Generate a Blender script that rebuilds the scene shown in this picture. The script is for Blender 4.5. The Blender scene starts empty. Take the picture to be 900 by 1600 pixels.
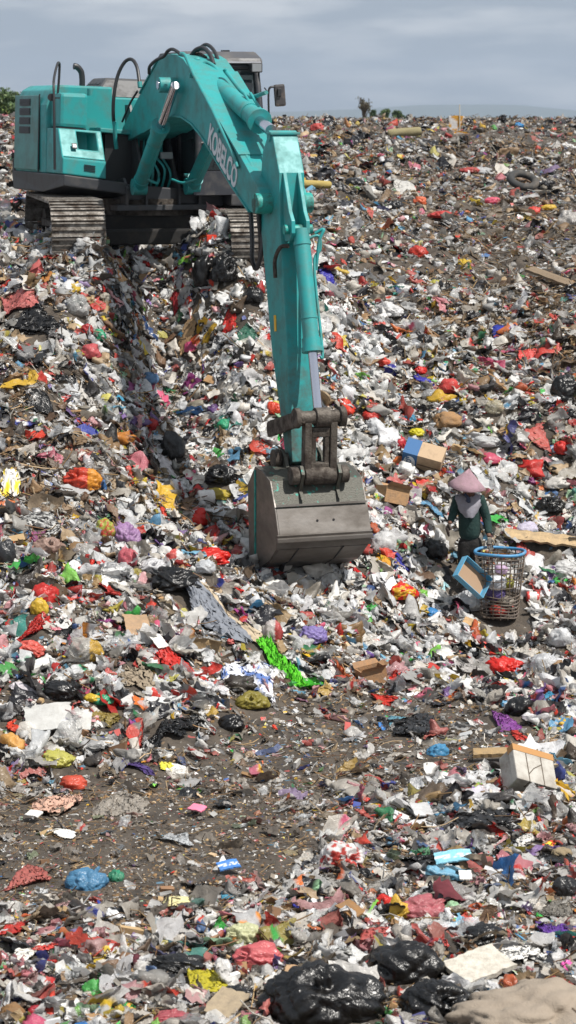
import bpy, bmesh, math, random
import numpy as np
from mathutils import Vector, Matrix

# ------------------------------------------------------------------ camera
SC = bpy.context.scene
COL = SC.collection
CAM_Z = 6.2
PITCH = math.radians(9.39)
F = 3750.0                      # focal length in pixels of the 900x1600 photograph
cam_d = bpy.data.cameras.new('camera'); cam = bpy.data.objects.new('camera', cam_d); COL.objects.link(cam)
cam.location = (0, 0, CAM_Z); cam.rotation_euler = (math.pi/2-PITCH, 0, 0)
cam_d.sensor_fit = 'VERTICAL'; cam_d.sensor_height = 36; cam_d.lens = 36*F/1600
cam_d.clip_start = 0.5; cam_d.clip_end = 60000
cam_d.dof.use_dof = True; cam_d.dof.focus_distance = 27; cam_d.dof.aperture_fstop = 4.0
SC.camera = cam

# ------------------------------------------------------------------ light
SUN = Vector((0.42, -0.31, 0.80)).normalized()
w = bpy.data.worlds.new('World'); SC.world = w; w.use_nodes = True
nt = w.node_tree; nt.nodes.clear()
def N(nt, t, **k):
    n = nt.nodes.new(t)
    for a, b in k.items(): setattr(n, a, b)
    return n
out = N(nt, 'ShaderNodeOutputWorld'); bg = N(nt, 'ShaderNodeBackground'); sky = N(nt, 'ShaderNodeTexSky')
sky.sky_type = 'NISHITA'; sky.sun_disc = False
sky.sun_elevation = math.asin(SUN.z); sky.sun_rotation = math.atan2(SUN.x, SUN.y)
sky.air_density = 1.2; sky.dust_density = 3.0; sky.altitude = 50
bg.inputs[1].default_value = 0.08
tc = N(nt, 'ShaderNodeTexCoord'); mp = N(nt, 'ShaderNodeMapping'); mp.inputs['Scale'].default_value = (9.0, 9.0, 46.0)
no = N(nt, 'ShaderNodeTexNoise'); no.inputs['Scale'].default_value = 1.6; no.inputs['Detail'].default_value = 7; no.inputs['Roughness'].default_value = 0.5
cr = N(nt, 'ShaderNodeValToRGB')
cr.color_ramp.elements[0].position = 0.43; cr.color_ramp.elements[0].color = (0.315, 0.37, 0.44, 1)
cr.color_ramp.elements[1].position = 0.64; cr.color_ramp.elements[1].color = (0.74, 0.755, 0.775, 1)
sc_ = N(nt, 'ShaderNodeVectorMath', operation='SCALE'); sc_.inputs['Scale'].default_value = 1/0.08
mx = N(nt, 'ShaderNodeMix', data_type='RGBA')
mx.inputs[0].default_value = 0.88
L = nt.links.new
L(tc.outputs['Generated'], mp.inputs[0]); L(mp.outputs[0], no.inputs['Vector']); L(no.outputs['Fac'], cr.inputs[0])
L(cr.outputs[0], sc_.inputs[0]); L(sky.outputs[0], mx.inputs[6]); L(sc_.outputs[0], mx.inputs[7])
# paler band low down, thicker cloud higher up
L(mx.outputs[2], bg.inputs[0]); L(bg.outputs[0], out.inputs[0])
sd = bpy.data.lights.new('sun', 'SUN'); sd.energy = 5.0; sd.angle = math.radians(0.55); sd.color = (1.0, 0.955, 0.89)
so = bpy.data.objects.new('sun', sd); COL.objects.link(so); so.location = (20, -10, 30)
so.rotation_euler = SUN.to_track_quat('Z', 'Y').to_euler()
SC.view_settings.view_transform = 'Standard'; SC.view_settings.look = 'None'
SC.view_settings.exposure = 0.30; SC.view_settings.gamma = 1.0; SC.view_settings.use_curve_mapping = False
try:
    SC.cycles.max_bounces = 5; SC.cycles.diffuse_bounces = 3; SC.cycles.glossy_bounces = 2
    SC.cycles.transmission_bounces = 3; SC.cycles.transparent_max_bounces = 8
except Exception: pass

# ------------------------------------------------------------------ small maths
rng = np.random.default_rng(11); random.seed(5)
cp, sp = math.cos(PITCH), math.sin(PITCH)
def proj(x, y, z):
    dz = z-CAM_Z
    d = y*cp-dz*sp; u = y*sp+dz*cp
    return 450+F*x/d, 800-F*u/d
def ray(px, py):
    a = (px-450)/F; b = (800-py)/F
    return np.array([a, cp+b*sp, -sp+b*cp])
def at(px, py, Y):
    r = ray(px, py); t = Y/r[1]
    return np.array([0, 0, CAM_Z])+r*t
def _h(ix, iy, s):
    n = (ix.astype(np.int64)*374761393+iy.astype(np.int64)*668265263+s*974634777) & 0xffffffff
    n = ((n ^ (n >> 13))*1274126177) & 0xffffffff
    return ((n ^ (n >> 16)) & 0xffff)/32767.5-1.0
def vn(x, y, s=0):
    x = np.asarray(x, float); y = np.asarray(y, float)
    ix = np.floor(x); iy = np.floor(y); fx = x-ix; fy = y-iy
    fx = fx*fx*(3-2*fx); fy = fy*fy*(3-2*fy)
    a = _h(ix, iy, s); b = _h(ix+1, iy, s); c = _h(ix, iy+1, s); d = _h(ix+1, iy+1, s)
    return (a*(1-fx)+b*fx)*(1-fy)+(c*(1-fx)+d*fx)*fy
def fbm(x, y, s=0, o=4):
    r = 0; a = 1; t = 0
    for i in range(o):
        r = r+a*vn(x*2**i+i*7.3, y*2**i-i*3.1, s+i); t += a; a *= .5
    return r/t
def smooth(a, b, x):
    t = np.clip((x-a)/(b-a), 0, 1); return t*t*(3-2*t)

# ------------------------------------------------------------------ terrain height, a thin-plate surface through measured points
CP = []
def c(px, py, Y): CP.append((px, py, Y))
for px in (-200, 0, 225, 450, 675, 900, 1100):
    for py in (1650, 1500, 1350): c(px, py, 6.2*F/(py-180)*1.0)
for px in (450, 600, 750, 900, 1100): c(px, 1180, 23.25)
for px in (-200, 0, 120, 250): c(px, 1215, 22.5)
c(380, 1150, 24.0); c(560, 1060, 26.3); c(750, 1060, 26.4); c(900, 1060, 26.4); c(1100, 1060, 26.4)
c(-200, 1010, 24.6); c(0, 1010, 24.8); c(100, 1000, 25.0); c(230, 1000, 25.1); c(380, 1030, 25.6)
c(-200, 900, 26.8); c(0, 900, 26.9); c(120, 900, 27.2); c(230, 900, 27.5); c(340, 905, 28.0); c(480, 935, 28.7); c(580, 940, 29.2)
c(680, 950, 30.1); c(780, 950, 30.2); c(900, 930, 30.6); c(1100, 920, 30.8)
c(-200, 780, 28.6); c(0, 780, 28.8); c(120, 780, 29.4); c(220, 790, 29.9); c(300, 800, 30.9); c(380, 820, 30.3); c(480, 870, 29.9); c(600, 850, 30.6); c(720, 860, 31.1); c(850, 840, 31.4); c(1100, 830, 31.4)
c(-200, 620, 30.4); c(0, 620, 30.8); c(120, 620, 31.1); c(200, 620, 32.0); c(265, 600, 34.1); c(340, 600, 33.1); c(450, 620, 32.6); c(600, 640, 33.4); c(750, 640, 33.9); c(900, 620, 33.9); c(1100, 600, 33.8)
c(-200, 480, 32.4); c(0, 480, 32.8); c(110, 480, 32.6); c(200, 450, 34.3); c(250, 450, 35.6); c(330, 450, 34.0); c(450, 460, 34.8); c(600, 460, 37.2); c(750, 460, 38.0); c(900, 450, 37.8); c(1100, 430, 37.6)
c(-200, 360, 36.3); c(0, 370, 36.2); c(60, 405, 33.7); c(115, 415, 33.5); c(172, 396, 33.7); c(235, 362, 35.1); c(310, 340, 34.7); c(390, 412, 33.9)
c(100, 375, 37.5); c(250, 415, 37.0); c(400, 410, 37.5); c(520, 345, 41.0); c(650, 350, 43.0); c(800, 345, 44.0); c(950, 340, 44.0)
c(-200, 260, 44); c(0, 265, 43); c(250, 290, 43); c(450, 260, 48); c(650, 255, 53); c(900, 255, 54); c(1100, 250, 54)
for px in (-250, 0, 250, 500, 700, 900, 1150): c(px, 196 if px > 480 else 192, 78); c(px, 190 if px > 480 else 187, 100)
CP = np.array(CP)
def feat(px, Y): return np.stack([np.asarray(px)/300.0, 6.5*np.log(np.asarray(Y)/30.0)], -1)
CX = feat(CP[:, 0], CP[:, 2])
CZ = np.array([at(a, b, d)[2] for a, b, d in CP])
def tk(r2): return 0.5*r2*np.log(r2+1e-9)
_n = len(CX); K = tk(((CX[:, None]-CX[None])**2).sum(-1))+np.eye(_n)*0.02
Pm = np.hstack([np.ones((_n, 1)), CX]); A = np.zeros((_n+3, _n+3)); A[:_n, :_n] = K; A[:_n, _n:] = Pm; A[_n:, :_n] = Pm.T
Wt = np.linalg.solve(A, np.concatenate([CZ, np.zeros(3)]))
def base_h(x, y):
    x = np.atleast_1d(np.asarray(x, float)); y = np.atleast_1d(np.asarray(y, float))
    Y = np.clip(y, 15.5, 100); px = np.clip(450+F*x/(Y*cp+(3)*sp), -230, 1130)
    q = feat(px, Y); z = np.empty(len(x))
    for i in range(0, len(x), 20000):
        d = ((q[i:i+20000, None]-CX[None])**2).sum(-1)
        z[i:i+20000] = tk(d)@Wt[:_n]+Wt[_n]+q[i:i+20000]@Wt[_n+1:]
    flat = smooth(22.5, 21, y); z = z*(1-flat)
    z = z-smooth(100, 170, y)*26
    z = z+smooth(11, 2, y)*4.3
    # a low heap close to the camera, at the right bottom corner
    z = z+1.25*np.exp(-(((x-1.7)/1.0)**2+((y-12.3)/1.1)**2))
    return z
def dirtmask(px, py):
    n = fbm(px/70., py/40., 31, 3)*.35
    a = np.exp(-(((px-170)/400.)**2+((py-1315)/120.)**2)**1.5)
    b = np.exp(-(((px-560)/300.)**2+((py-1160)/80.)**2)**1.5)
    m = np.clip(1-(1-a)*(1-b), 0, 1)
    return np.clip(smooth(.25, .7, m+n*.9), 0, 1)
def H(x, y):
    x = np.atleast_1d(np.asarray(x, float)); y = np.atleast_1d(np.asarray(y, float))
    z = base_h(x, y)
    px, py = proj(x, y, z)
    heap = smooth(1260, 1050, py)*(1-dirtmask(px, py))
    amp = (0.05+0.27*heap)*(1-smooth(90, 170, y))*(1-smooth(50, 85, y)*.45)
    z = z+amp*fbm(x*.8, y*.8, 3, 4)*1.1+(.02+.05*heap)*fbm(x*3.1, y*3.1, 9, 2)
    return z
def hit(px, py):
    r = ray(px, py); t = np.concatenate([np.arange(9, 60, .04), np.arange(60, 110, .3)])
    P = r[None]*t[:, None]; P[:, 2] += CAM_Z
    below = np.where(P[:, 2] < H(P[:, 0], P[:, 1]))[0]
    return P[below[0]] if len(below) else P[-1]
def hits(L_):
    # many rays at once on a cached height profile
    return [hit(a, b) for a, b in L_]

# ------------------------------------------------------------------ materials
def mat(name, col, rough=.5, metal=0, **k):
    m = bpy.data.materials.new(name); m.use_nodes = True
    b = m.node_tree.nodes['Principled BSDF']
    b.inputs['Base Color'].default_value = (*col, 1); b.inputs['Roughness'].default_value = rough; b.inputs['Metallic'].default_value = metal
    for a, v in k.items(): b.inputs[a.replace('_', ' ')].default_value = v
    return m
def dirty(m, dirt, scale=4, lo=.5, hi=.75, rough2=.85, detail=8, amount=1.0, bump=0.0, stretch=(1, 1, 1)):
    """wear and dirt patches mixed over a material by object-space noise"""
    nt = m.node_tree; b = nt.nodes['Principled BSDF']
    tc = N(nt, 'ShaderNodeTexCoord'); mp = N(nt, 'ShaderNodeMapping'); mp.inputs['Scale'].default_value = stretch
    no = N(nt, 'ShaderNodeTexNoise'); no.inputs['Scale'].default_value = scale; no.inputs['Detail'].default_value = detail; no.inputs['Roughness'].default_value = .65
    mr = N(nt, 'ShaderNodeMapRange'); mr.inputs[1].default_value = lo; mr.inputs[2].default_value = hi; mr.inputs[4].default_value = amount
    mx = N(nt, 'ShaderNodeMix', data_type='RGBA'); mx.inputs[6].default_value = b.inputs['Base Color'].default_value[:]; mx.inputs[7].default_value = (*dirt, 1)
    rm = N(nt, 'ShaderNodeMapRange'); rm.inputs[3].default_value = b.inputs['Roughness'].default_value; rm.inputs[4].default_value = rough2
    Lk = nt.links.new
    Lk(tc.outputs['Object'], mp.inputs[0]); Lk(mp.outputs[0], no.inputs['Vector']); Lk(no.outputs['Fac'], mr.inputs[0]); Lk(mr.outputs[0], mx.inputs[0]); Lk(mx.outputs[2], b.inputs['Base Color'])
    Lk(mr.outputs[0], rm.inputs[0]); Lk(rm.outputs[0], b.inputs['Roughness'])
    if bump:
        bp = N(nt, 'ShaderNodeBump'); bp.inputs['Strength'].default_value = bump; bp.inputs['Distance'].default_value = .02
        n2 = N(nt, 'ShaderNodeTexNoise'); n2.inputs['Scale'].default_value = scale*5; n2.inputs['Detail'].default_value = 5
        Lk(tc.outputs['Object'], n2.inputs['Vector']); Lk(n2.outputs['Fac'], bp.inputs['Height']); Lk(bp.outputs[0], b.inputs['Normal'])
    return m
TEAL = dirty(mat('teal_paint', (.018, .27, .27), .46, 0), (.095, .12, .095), 4.5, .44, .78, .8, amount=.75, bump=.05)
TEAL_WORN = dirty(mat('teal_worn_paint', (.008, .27, .235), .5), (.04, .033, .025), 5, .47, .62, .85, amount=.9, bump=.3)
STRIPE = mat('pale_decal', (.42, .42, .45), .4)
DARK = dirty(mat('dark_grey_paint', (.035, .037, .042), .5), (.09, .08, .07), 5, .5, .8)
BLACK = mat('black_plastic', (.018, .018, .02), .45)
HOSE = mat('hose_rubber', (.022, .022, .024), .42)
CHROME = mat('chrome_rod', (.62, .62, .68), .16, 1)
STEELW = dirty(mat('worn_steel', (.16, .147, .135), .42, .5), (.075, .062, .05), 2.2, .40, .74, .8, bump=.15, stretch=(1, .7, 1.6), amount=.85)
RUSTY = dirty(mat('greasy_steel', (.10, .085, .07), .6, .35), (.04, .03, .024), 7, .4, .6, .9, bump=.5)
SHOE = dirty(mat('track_steel', (.25, .23, .205), .55, .3), (.08, .062, .048), 7, .40, .62, .95, bump=.5)
GLASS = mat('cab_glass', (.03, .04, .045), .08, 0, Specular_IOR_Level=.6)
LAMPG = mat('lamp_glass', (.22, .23, .24), .2)

# ------------------------------------------------------------------ mesh helpers
def tag(o, label=None, cat=None, group=None, kind=None):
    if label: o['label'] = label
    if cat: o['category'] = cat
    if group: o['group'] = group
    if kind: o['kind'] = kind
    return o
def empty(name, loc, rz=0, **k):
    o = bpy.data.objects.new(name, None); COL.objects.link(o); o.location = loc; o.rotation_euler = (0, 0, rz); return tag(o, **k)
class MB:
    def __init__(s): s.v = []; s.f = []; s.sm = []
    def add(s, vs, fs, smooth=False):
        b = len(s.v); s.v += [tuple(map(float, p)) for p in vs]; s.f += [tuple(b+i for i in f) for f in fs]; s.sm += [smooth]*len(fs); return s
    def box(s, x0, x1, y0, y1, z0, z1, M=None):
        vs = [Vector((x, y, z)) for z in (z0, z1) for y in (y0, y1) for x in (x0, x1)]
        if M is not None: vs = [M@p for p in vs]
        return s.add(vs, [(0, 2, 3, 1), (4, 5, 7, 6), (0, 1, 5, 4), (2, 6, 7, 3), (0, 4, 6, 2), (1, 3, 7, 5)])
    def prism(s, prof, y0, y1, M=None):
        """profile of (x, z) points extruded along y"""
        n = len(prof); a = sum(prof[i][0]*prof[(i+1) % n][1]-prof[(i+1) % n][0]*prof[i][1] for i in range(n))
        if a > 0: prof = prof[::-1]
        vs = [Vector((x, y0, z)) for x, z in prof]+[Vector((x, y1, z)) for x, z in prof]
        if M is not None: vs = [M@p for p in vs]
        fs = [tuple(range(n))[::-1], tuple(range(n, 2*n))]+[(i, (i+1) % n, n+(i+1) % n, n+i) for i in range(n)]
        return s.add(vs, fs)
    def tube(s, path, r, n=10, cap=True):
        P = [Vector(p) for p in path]; rs = r if isinstance(r, (list, tuple)) else [r]*len(P)
        vs = []; up = None
        for i, p in enumerate(P):
            t = (P[min(i+1, len(P)-1)]-P[max(i-1, 0)]).normalized()
            if up is None:
                up = t.orthogonal().normalized()
            up = (up-t*up.dot(t)).normalized(); q = t.cross(up)
            for k in range(n):
                a = 2*math.pi*k/n; vs.append(p+(up*math.cos(a)+q*math.sin(a))*rs[i])
        fs = [(i*n+k, i*n+(k+1) % n, (i+1)*n+(k+1) % n, (i+1)*n+k) for i in range(len(P)-1) for k in range(n)]
        s.add(vs, fs, True)
        if cap:
            m = (len(P)-1)*n
            s.add(vs[:n], [tuple(range(n))[::-1]]); s.add(vs[m:], [tuple(range(n))])
        return s
    def cyl(s, a, b, r, n=20): return s.tube([a, b], r, n)
    def build(s, name, m, parent=None, bevel=0):
        me = bpy.data.meshes.new(name); me.from_pydata(s.v, [], s.f); me.polygons.foreach_set('use_smooth', s.sm)
        me.materials.append(m); o = bpy.data.objects.new(name, me); COL.objects.link(o)
        if parent is not None: o.parent = parent
        if bevel:
            bm = bmesh.new(); bm.from_mesh(me); bmesh.ops.remove_doubles(bm, verts=bm.verts, dist=1e-5)
            es = [e for e in bm.edges if len(e.link_faces) == 2 and e.calc_face_angle(0) > .5]
            bmesh.ops.bevel(bm, geom=es, offset=bevel, segments=2, affect='EDGES', profile=.6, clamp_overlap=True)
            bmesh.ops.recalc_face_normals(bm, faces=bm.faces)
            bm.to_mesh(me); bm.free()
        return o
def curve(pts, n=8):
    """Catmull-Rom through points"""
    P = [Vector(p) for p in pts]; P = [P[0]*2-P[1]]+P+[P[-1]*2-P[-2]]; o = []
    for i in range(1, len(P)-2):
        for k in range(n):
            t = k/n; a, b, c_, d = P[i-1], P[i], P[i+1], P[i+2]
            o.append(.5*((2*b)+(c_-a)*t+(2*a-5*b+4*c_-d)*t*t+(3*b-a-3*c_+d)*t**3))
    return o+[P[-2]]

# ------------------------------------------------------------------ ground, hills, far plain
GROUND = bpy.data.materials.new('rubbish_soil'); GROUND.use_nodes = True
def ground_mat():
    nt = GROUND.node_tree; b = nt.nodes['Principled BSDF']; Lk = nt.links.new
    b.inputs['Roughness'].default_value = .93
    geo = N(nt, 'ShaderNodeNewGeometry')
    n1 = N(nt, 'ShaderNodeTexNoise'); n1.inputs['Scale'].default_value = 3.0; n1.inputs['Detail'].default_value = 10; n1.inputs['Roughness'].default_value = .7
    r1 = N(nt, 'ShaderNodeValToRGB'); e = r1.color_ramp.elements
    e[0].position = .3; e[0].color = (.022, .0175, .0135, 1); e[1].position = .7; e[1].color = (.115, .093, .072, 1)
    v = N(nt, 'ShaderNodeTexVoronoi'); v.inputs['Scale'].default_value = 22; v.feature = 'F1'
    sepc = N(nt, 'ShaderNodeSeparateColor')
    r2 = N(nt, 'ShaderNodeValToRGB'); r2.color_ramp.interpolation = 'CONSTANT'; e = r2.color_ramp.elements
    cols = [(0, (.10, .08, .06)), (.3, (.30, .28, .25)), (.45, (.07, .06, .05)), (.62, (.42, .41, .39)), (.72, (.19, .13, .08)), (.84, (.03, .03, .03)), (.92, (.35, .08, .07)), (.96, (.1, .2, .28))]
    e[0].color = (*cols[0][1], 1); e[1].position = cols[1][0]; e[1].color = (*cols[1][1], 1)
    for p, cc in cols[2:]: q = e.new(p); q.color = (*cc, 1)
    gt = N(nt, 'ShaderNodeMath', operation='GREATER_THAN'); gt.inputs[1].default_value = .93
    mu = N(nt, 'ShaderNodeMath', operation='MULTIPLY'); mu.inputs[1].default_value = .85
    m = N(nt, 'ShaderNodeMix', data_type='RGBA')
    Lk(geo.outputs['Position'], n1.inputs['Vector']); Lk(n1.outputs['Fac'], r1.inputs[0])
    Lk(geo.outputs['Position'], v.inputs['Vector']); Lk(v.outputs['Color'], sepc.inputs[0]); Lk(sepc.outputs[0], r2.inputs[0])
    Lk(sepc.outputs[1], gt.inputs[0]); Lk(gt.outputs[0], mu.inputs[0]); Lk(mu.outputs[0], m.inputs[0])
    Lk(r1.outputs[0], m.inputs[6]); Lk(r2.outputs[0], m.inputs[7])
    # beyond the tip: green-grey plain
    sx = N(nt, 'ShaderNodeSeparateXYZ'); mr = N(nt, 'ShaderNodeMapRange'); mr.inputs[1].default_value = 115; mr.inputs[2].default_value = 170
    n3 = N(nt, 'ShaderNodeTexNoise'); n3.inputs['Scale'].default_value = .01; n3.inputs['Detail'].default_value = 8
    r3 = N(nt, 'ShaderNodeValToRGB'); e = r3.color_ramp.elements; e[0].color = (.05, .08, .035, 1); e[0].position = .4; e[1].color = (.22, .2, .15, 1); e[1].position = .65
    m2 = N(nt, 'ShaderNodeMix', data_type='RGBA')
    Lk(geo.outputs['Position'], sx.inputs[0]); Lk(sx.outputs[1], mr.inputs[0]); Lk(mr.outputs[0], m2.inputs[0])
    Lk(geo.outputs['Position'], n3.inputs['Vector']); Lk(n3.outputs['Fac'], r3.inputs[0]); Lk(m.outputs[2], m2.inputs[6]); Lk(r3.outputs[0], m2.inputs[7])
    Lk(m2.outputs[2], b.inputs['Base Color'])
    bp = N(nt, 'ShaderNodeBump'); bp.inputs['Strength'].default_value = .8; bp.inputs['Distance'].default_value = .05
    n4 = N(nt, 'ShaderNodeTexNoise'); n4.inputs['Scale'].default_value = 14; n4.inputs['Detail'].default_value = 8; n4.inputs['Roughness'].default_value = .7
    Lk(geo.outputs['Position'], n4.inputs['Vector']); Lk(n4.outputs['Fac'], bp.inputs['Height']); Lk(bp.outputs[0], b.inputs['Normal'])
ground_mat()
def grid_mesh(name, X, Y, Z, m, smooth=True):
    r, c_ = X.shape; v = np.stack([X, Y, Z], -1).reshape(-1, 3); i = np.arange((r-1)*(c_-1)); a = (i//(c_-1))*c_+i % (c_-1)
    f = np.stack([a, a+1, a+c_+1, a+c_], -1)
    return fast_mesh(name, v, f, m, smooth)
def fast_mesh(name, v, f, m, smooth=True, cols=None, parent=None):
    me = bpy.data.meshes.new(name); k = f.shape[1]
    me.vertices.add(len(v)); me.vertices.foreach_set('co', np.ascontiguousarray(v, np.float32).ravel())
    me.loops.add(f.size); me.loops.foreach_set('vertex_index', np.ascontiguousarray(f, np.int32).ravel())
    me.polygons.add(len(f)); me.polygons.foreach_set('loop_start', np.arange(0, f.size, k, dtype=np.int32))
    try: me.polygons.foreach_set('loop_total', np.full(len(f), k, np.int32))
    except Exception: pass
    me.polygons.foreach_set('use_smooth', np.full(len(f), smooth, bool))
    if cols is not None:
        at_ = me.attributes.new('tint', 'FLOAT_COLOR', 'POINT'); at_.data.foreach_set('color', np.ascontiguousarray(cols, np.float32).ravel())
    me.update(calc_edges=True); me.materials.append(m)
    o = bpy.data.objects.new(name, me); COL.objects.link(o)
    if parent is not None: o.parent = parent
    return o
ys = np.concatenate([np.linspace(-8, 12, 40), np.arange(12.1, 45, .11), np.geomspace(45, 180, 130)[1:], np.geomspace(180, 17500, 60)[1:]])
ts = np.linspace(-1, 1, 221); ts = np.sign(ts)*(0.55*np.abs(ts)+.45*np.abs(ts)**3)
WX = 9+np.maximum(ys-20, 0)*.45+np.maximum(ys-150, 0)*.6
GX = ts[None]*WX[:, None]; GY = np.repeat(ys[:, None], len(ts), 1)
GZ = H(GX.ravel(), GY.ravel()).reshape(GX.shape)
tag(grid_mesh('ground', GX, GY, GZ, GROUND), kind='structure')

# hills far away
HILL = mat('hill_green', (.05, .075, .05), .95)
def hills(name, Y, z0, amp, s, cx=0, wid=9000):
    xs = np.linspace(cx-wid, cx+wid, 200); rows = []
    prof = amp*(.55+.45*fbm(xs/2600.0, xs*0+s, s, 4))*(.25+.75*np.exp(-((xs-1350)/900)**2))
    U = np.linspace(0, 1, 9)
    X = np.repeat(xs[None], 9, 0); YY = Y+np.repeat(U[:, None], 200, 1)*2600
    Z = z0+prof[None]*np.sin(U*math.pi)[:, None]*(1+.12*fbm(X/500, YY/500, s+4, 3))
    return tag(grid_mesh(name, X, YY, Z, HILL), kind='structure')
hills('hills', 13500, -25, 190, 5, 2600)
# hazy air over the whole plain, one closed box
HZ = bpy.data.materials.new('hazy_air'); HZ.use_nodes = True; HZ.node_tree.nodes.clear()
pv = N(HZ.node_tree, 'ShaderNodeVolumePrincipled'); pv.inputs['Color'].default_value = (.72, .84, 1.0, 1); pv.inputs['Density'].default_value = 1.0e-4; pv.inputs['Anisotropy'].default_value = .3
ho = N(HZ.node_tree, 'ShaderNodeOutputMaterial'); HZ.node_tree.links.new(pv.outputs[0], ho.inputs['Volume'])
m = MB(); m.box(-21000, 21000, -60, 18500, -40, 420); tag(m.build('haze', HZ), 'thin pale haze lying over the distant plain', 'haze', kind='stuff')

# ------------------------------------------------------------------ EXCAVATOR (local x = forward, y = its left side, z up)
PSI = math.radians(19); EO = np.array([-2.07, 36.0, 3.85])
HV = np.array([math.sin(PSI), -math.cos(PSI), 0]); MV = np.array([math.cos(PSI), math.sin(PSI), 0])
def Lp(px, py, v):
    """local (x, z) of the point seen at px, py on the machine's vertical plane y = v"""
    r = ray(px, py); o = np.array([0, 0, CAM_Z])
    t = (v-(o-EO)@MV)/(r@MV) if abs(r@MV) > 1e-6 else 0
    p = o+r*t-EO
    return float(p@HV), float(p[2])
def Lq(px, py, u):
    """local (y, z) on the plane x = u"""
    r = ray(px, py); o = np.array([0, 0, CAM_Z]); t = (u-(o-EO)@HV)/(r@HV); p = o+r*t-EO
    return float(p@MV), float(p[2])
def Q3(px, py, u): a, b = Lq(px, py, u); return (u, a, b)
EX = empty('excavator', tuple(EO), PSI-math.pi/2, label='teal tracked excavator standing on top of the rubbish heap with its bucket lowered', cat='excavator')

# --- undercarriage
uc_rot = Matrix.Rotation(math.radians(-8), 4, 'Z')@Matrix.Translation((-.15, 0, 0))
m = MB(); m.box(-1.1, .8, -.95, .95, .5, .9, uc_rot); m.box(-1.4, -1.0, -1.1, 1.1, .45, .7, uc_rot); m.box(1.0, 1.25, -1.1, 1.1, .5, .72, uc_rot)
m.build('car_body', dirty(mat('shade_black_steel', (.012, .011, .010), .8), (.045, .035, .028), 5, .5, .8), EX, .03)  # near-black base colour paints in the shade of the hollow between the tracks
m = MB(); m.tube([(0, 0, .9), (0, 0, 1.14)], .72, 40); m.build('slewing_ring', RUSTY, EX)
def track(vc):
    W = .38; R = .47; half = 1.75; zc = R+.03
    per = 4*half+2*math.pi*R; n = 46; mb = MB()
    def pt(s):
        s %= per
        if s < 2*half: return (half-s, zc+R, math.pi)             # top run, going backwards
        s -= 2*half
        if s < math.pi*R: a = s/R; return (-half-R*math.sin(a), zc+R*math.cos(a), math.pi+a)
        s -= math.pi*R
        if s < 2*half: return (-half+s, zc-R, 2*math.pi)
        s -= 2*half; a = s/R; return (half+R*math.sin(a), zc-R*math.cos(a), a+2*math.pi)
    for i in range(n):
        x, z, a = pt(per*i/n)
        T = uc_rot@Matrix.Translation((x, vc, z))@Matrix.Rotation(-a if False else 0, 4, 'Y')
        d = Vector((-math.cos(a-math.pi), 0, -math.sin(a-math.pi)))
        # frame: tangent t, outward normal o
        if abs(z-(zc+R)) < 1e-6: t, o = Vector((-1, 0, 0)), Vector((0, 0, 1))
        elif abs(z-(zc-R)) < 1e-6: t, o = Vector((1, 0, 0)), Vector((0, 0, -1))
        else:
            cx = half if x > 0 else -half; o = Vector((x-cx, 0, z-zc)).normalized(); t = Vector((o.z*-1, 0, o.x))
        M = Matrix((( t.x, 0, o.x, x), (0, 1, 0, vc), (t.z, 0, o.z, z), (0, 0, 0, 1)))
        M = uc_rot@M; p = per/n/2*.93
        mb.box(-p, p, -W, W, -.03, .0, M)
        for q in (-p*.9, -.0, p*.9): mb.box(q-.011, q+.011, -W+.003, W-.003, -.001, .03, M)
    if vc < 0: mb.v = [(x, y, z+.18) for x, y, z in mb.v]
    t = mb.build('track', SHOE, EX)
    f = MB(); f.box(-1.65, 1.65, vc-.17, vc+.17, .2, .78, uc_rot)
    for k in range(7): f.cyl(uc_rot@Vector((-1.4+k*.47, vc-.2, .2)), uc_rot@Vector((-1.4+k*.47, vc+.2, .2)), .1, 14)
    f.build('track_frame', RUSTY, t, .0)
    for nm, x in (('idler_wheel', 1.75), ('drive_sprocket', -1.75)):
        f = MB(); f.cyl(uc_rot@Vector((x, vc-.12, zc)), uc_rot@Vector((x, vc+.12, zc)), .42, 28); f.cyl(uc_rot@Vector((x, vc-.22, zc)), uc_rot@Vector((x, vc+.22, zc)), .15, 16); f.build(nm, RUSTY, t)
track(-1.27); track(1.27)

# --- upper structure
m = MB(); m.prism([(.75, 1.12), (.75, 1.29), (-2.35, 1.29), (-2.45, 1.5), (-2.5, 1.2), (-2.3, 1.0), (-.4, 1.0)], -1.72, -.62)
m.box(-2.6, .65, -.63, .95, 1.05, 1.27); m.box(-2.5, 1.05, .95, 1.5, 1.08, 1.25)
m.build('revolving_frame', DARK, EX, .02)
# counterweight, rounded rear
pr = [(-2.15, 1.62), (-2.15, -1.66), (-2.6, -1.66), (-2.95, -1.45), (-3.15, -1.0), (-3.25, 0), (-3.15, 1.0), (-2.95, 1.42), (-2.6, 1.62)]
m = MB(); n = len(pr)
m.add([(x, y, 1.2) for x, y in pr]+[(x, y, 2.55) for x, y in pr], [tuple(range(n)), tuple(range(n, 2*n))[::-1]]+[(i, n+i, n+(i+1) % n, (i+1) % n) for i in range(n)])
m.build('counterweight', TEAL, EX, .09)
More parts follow.
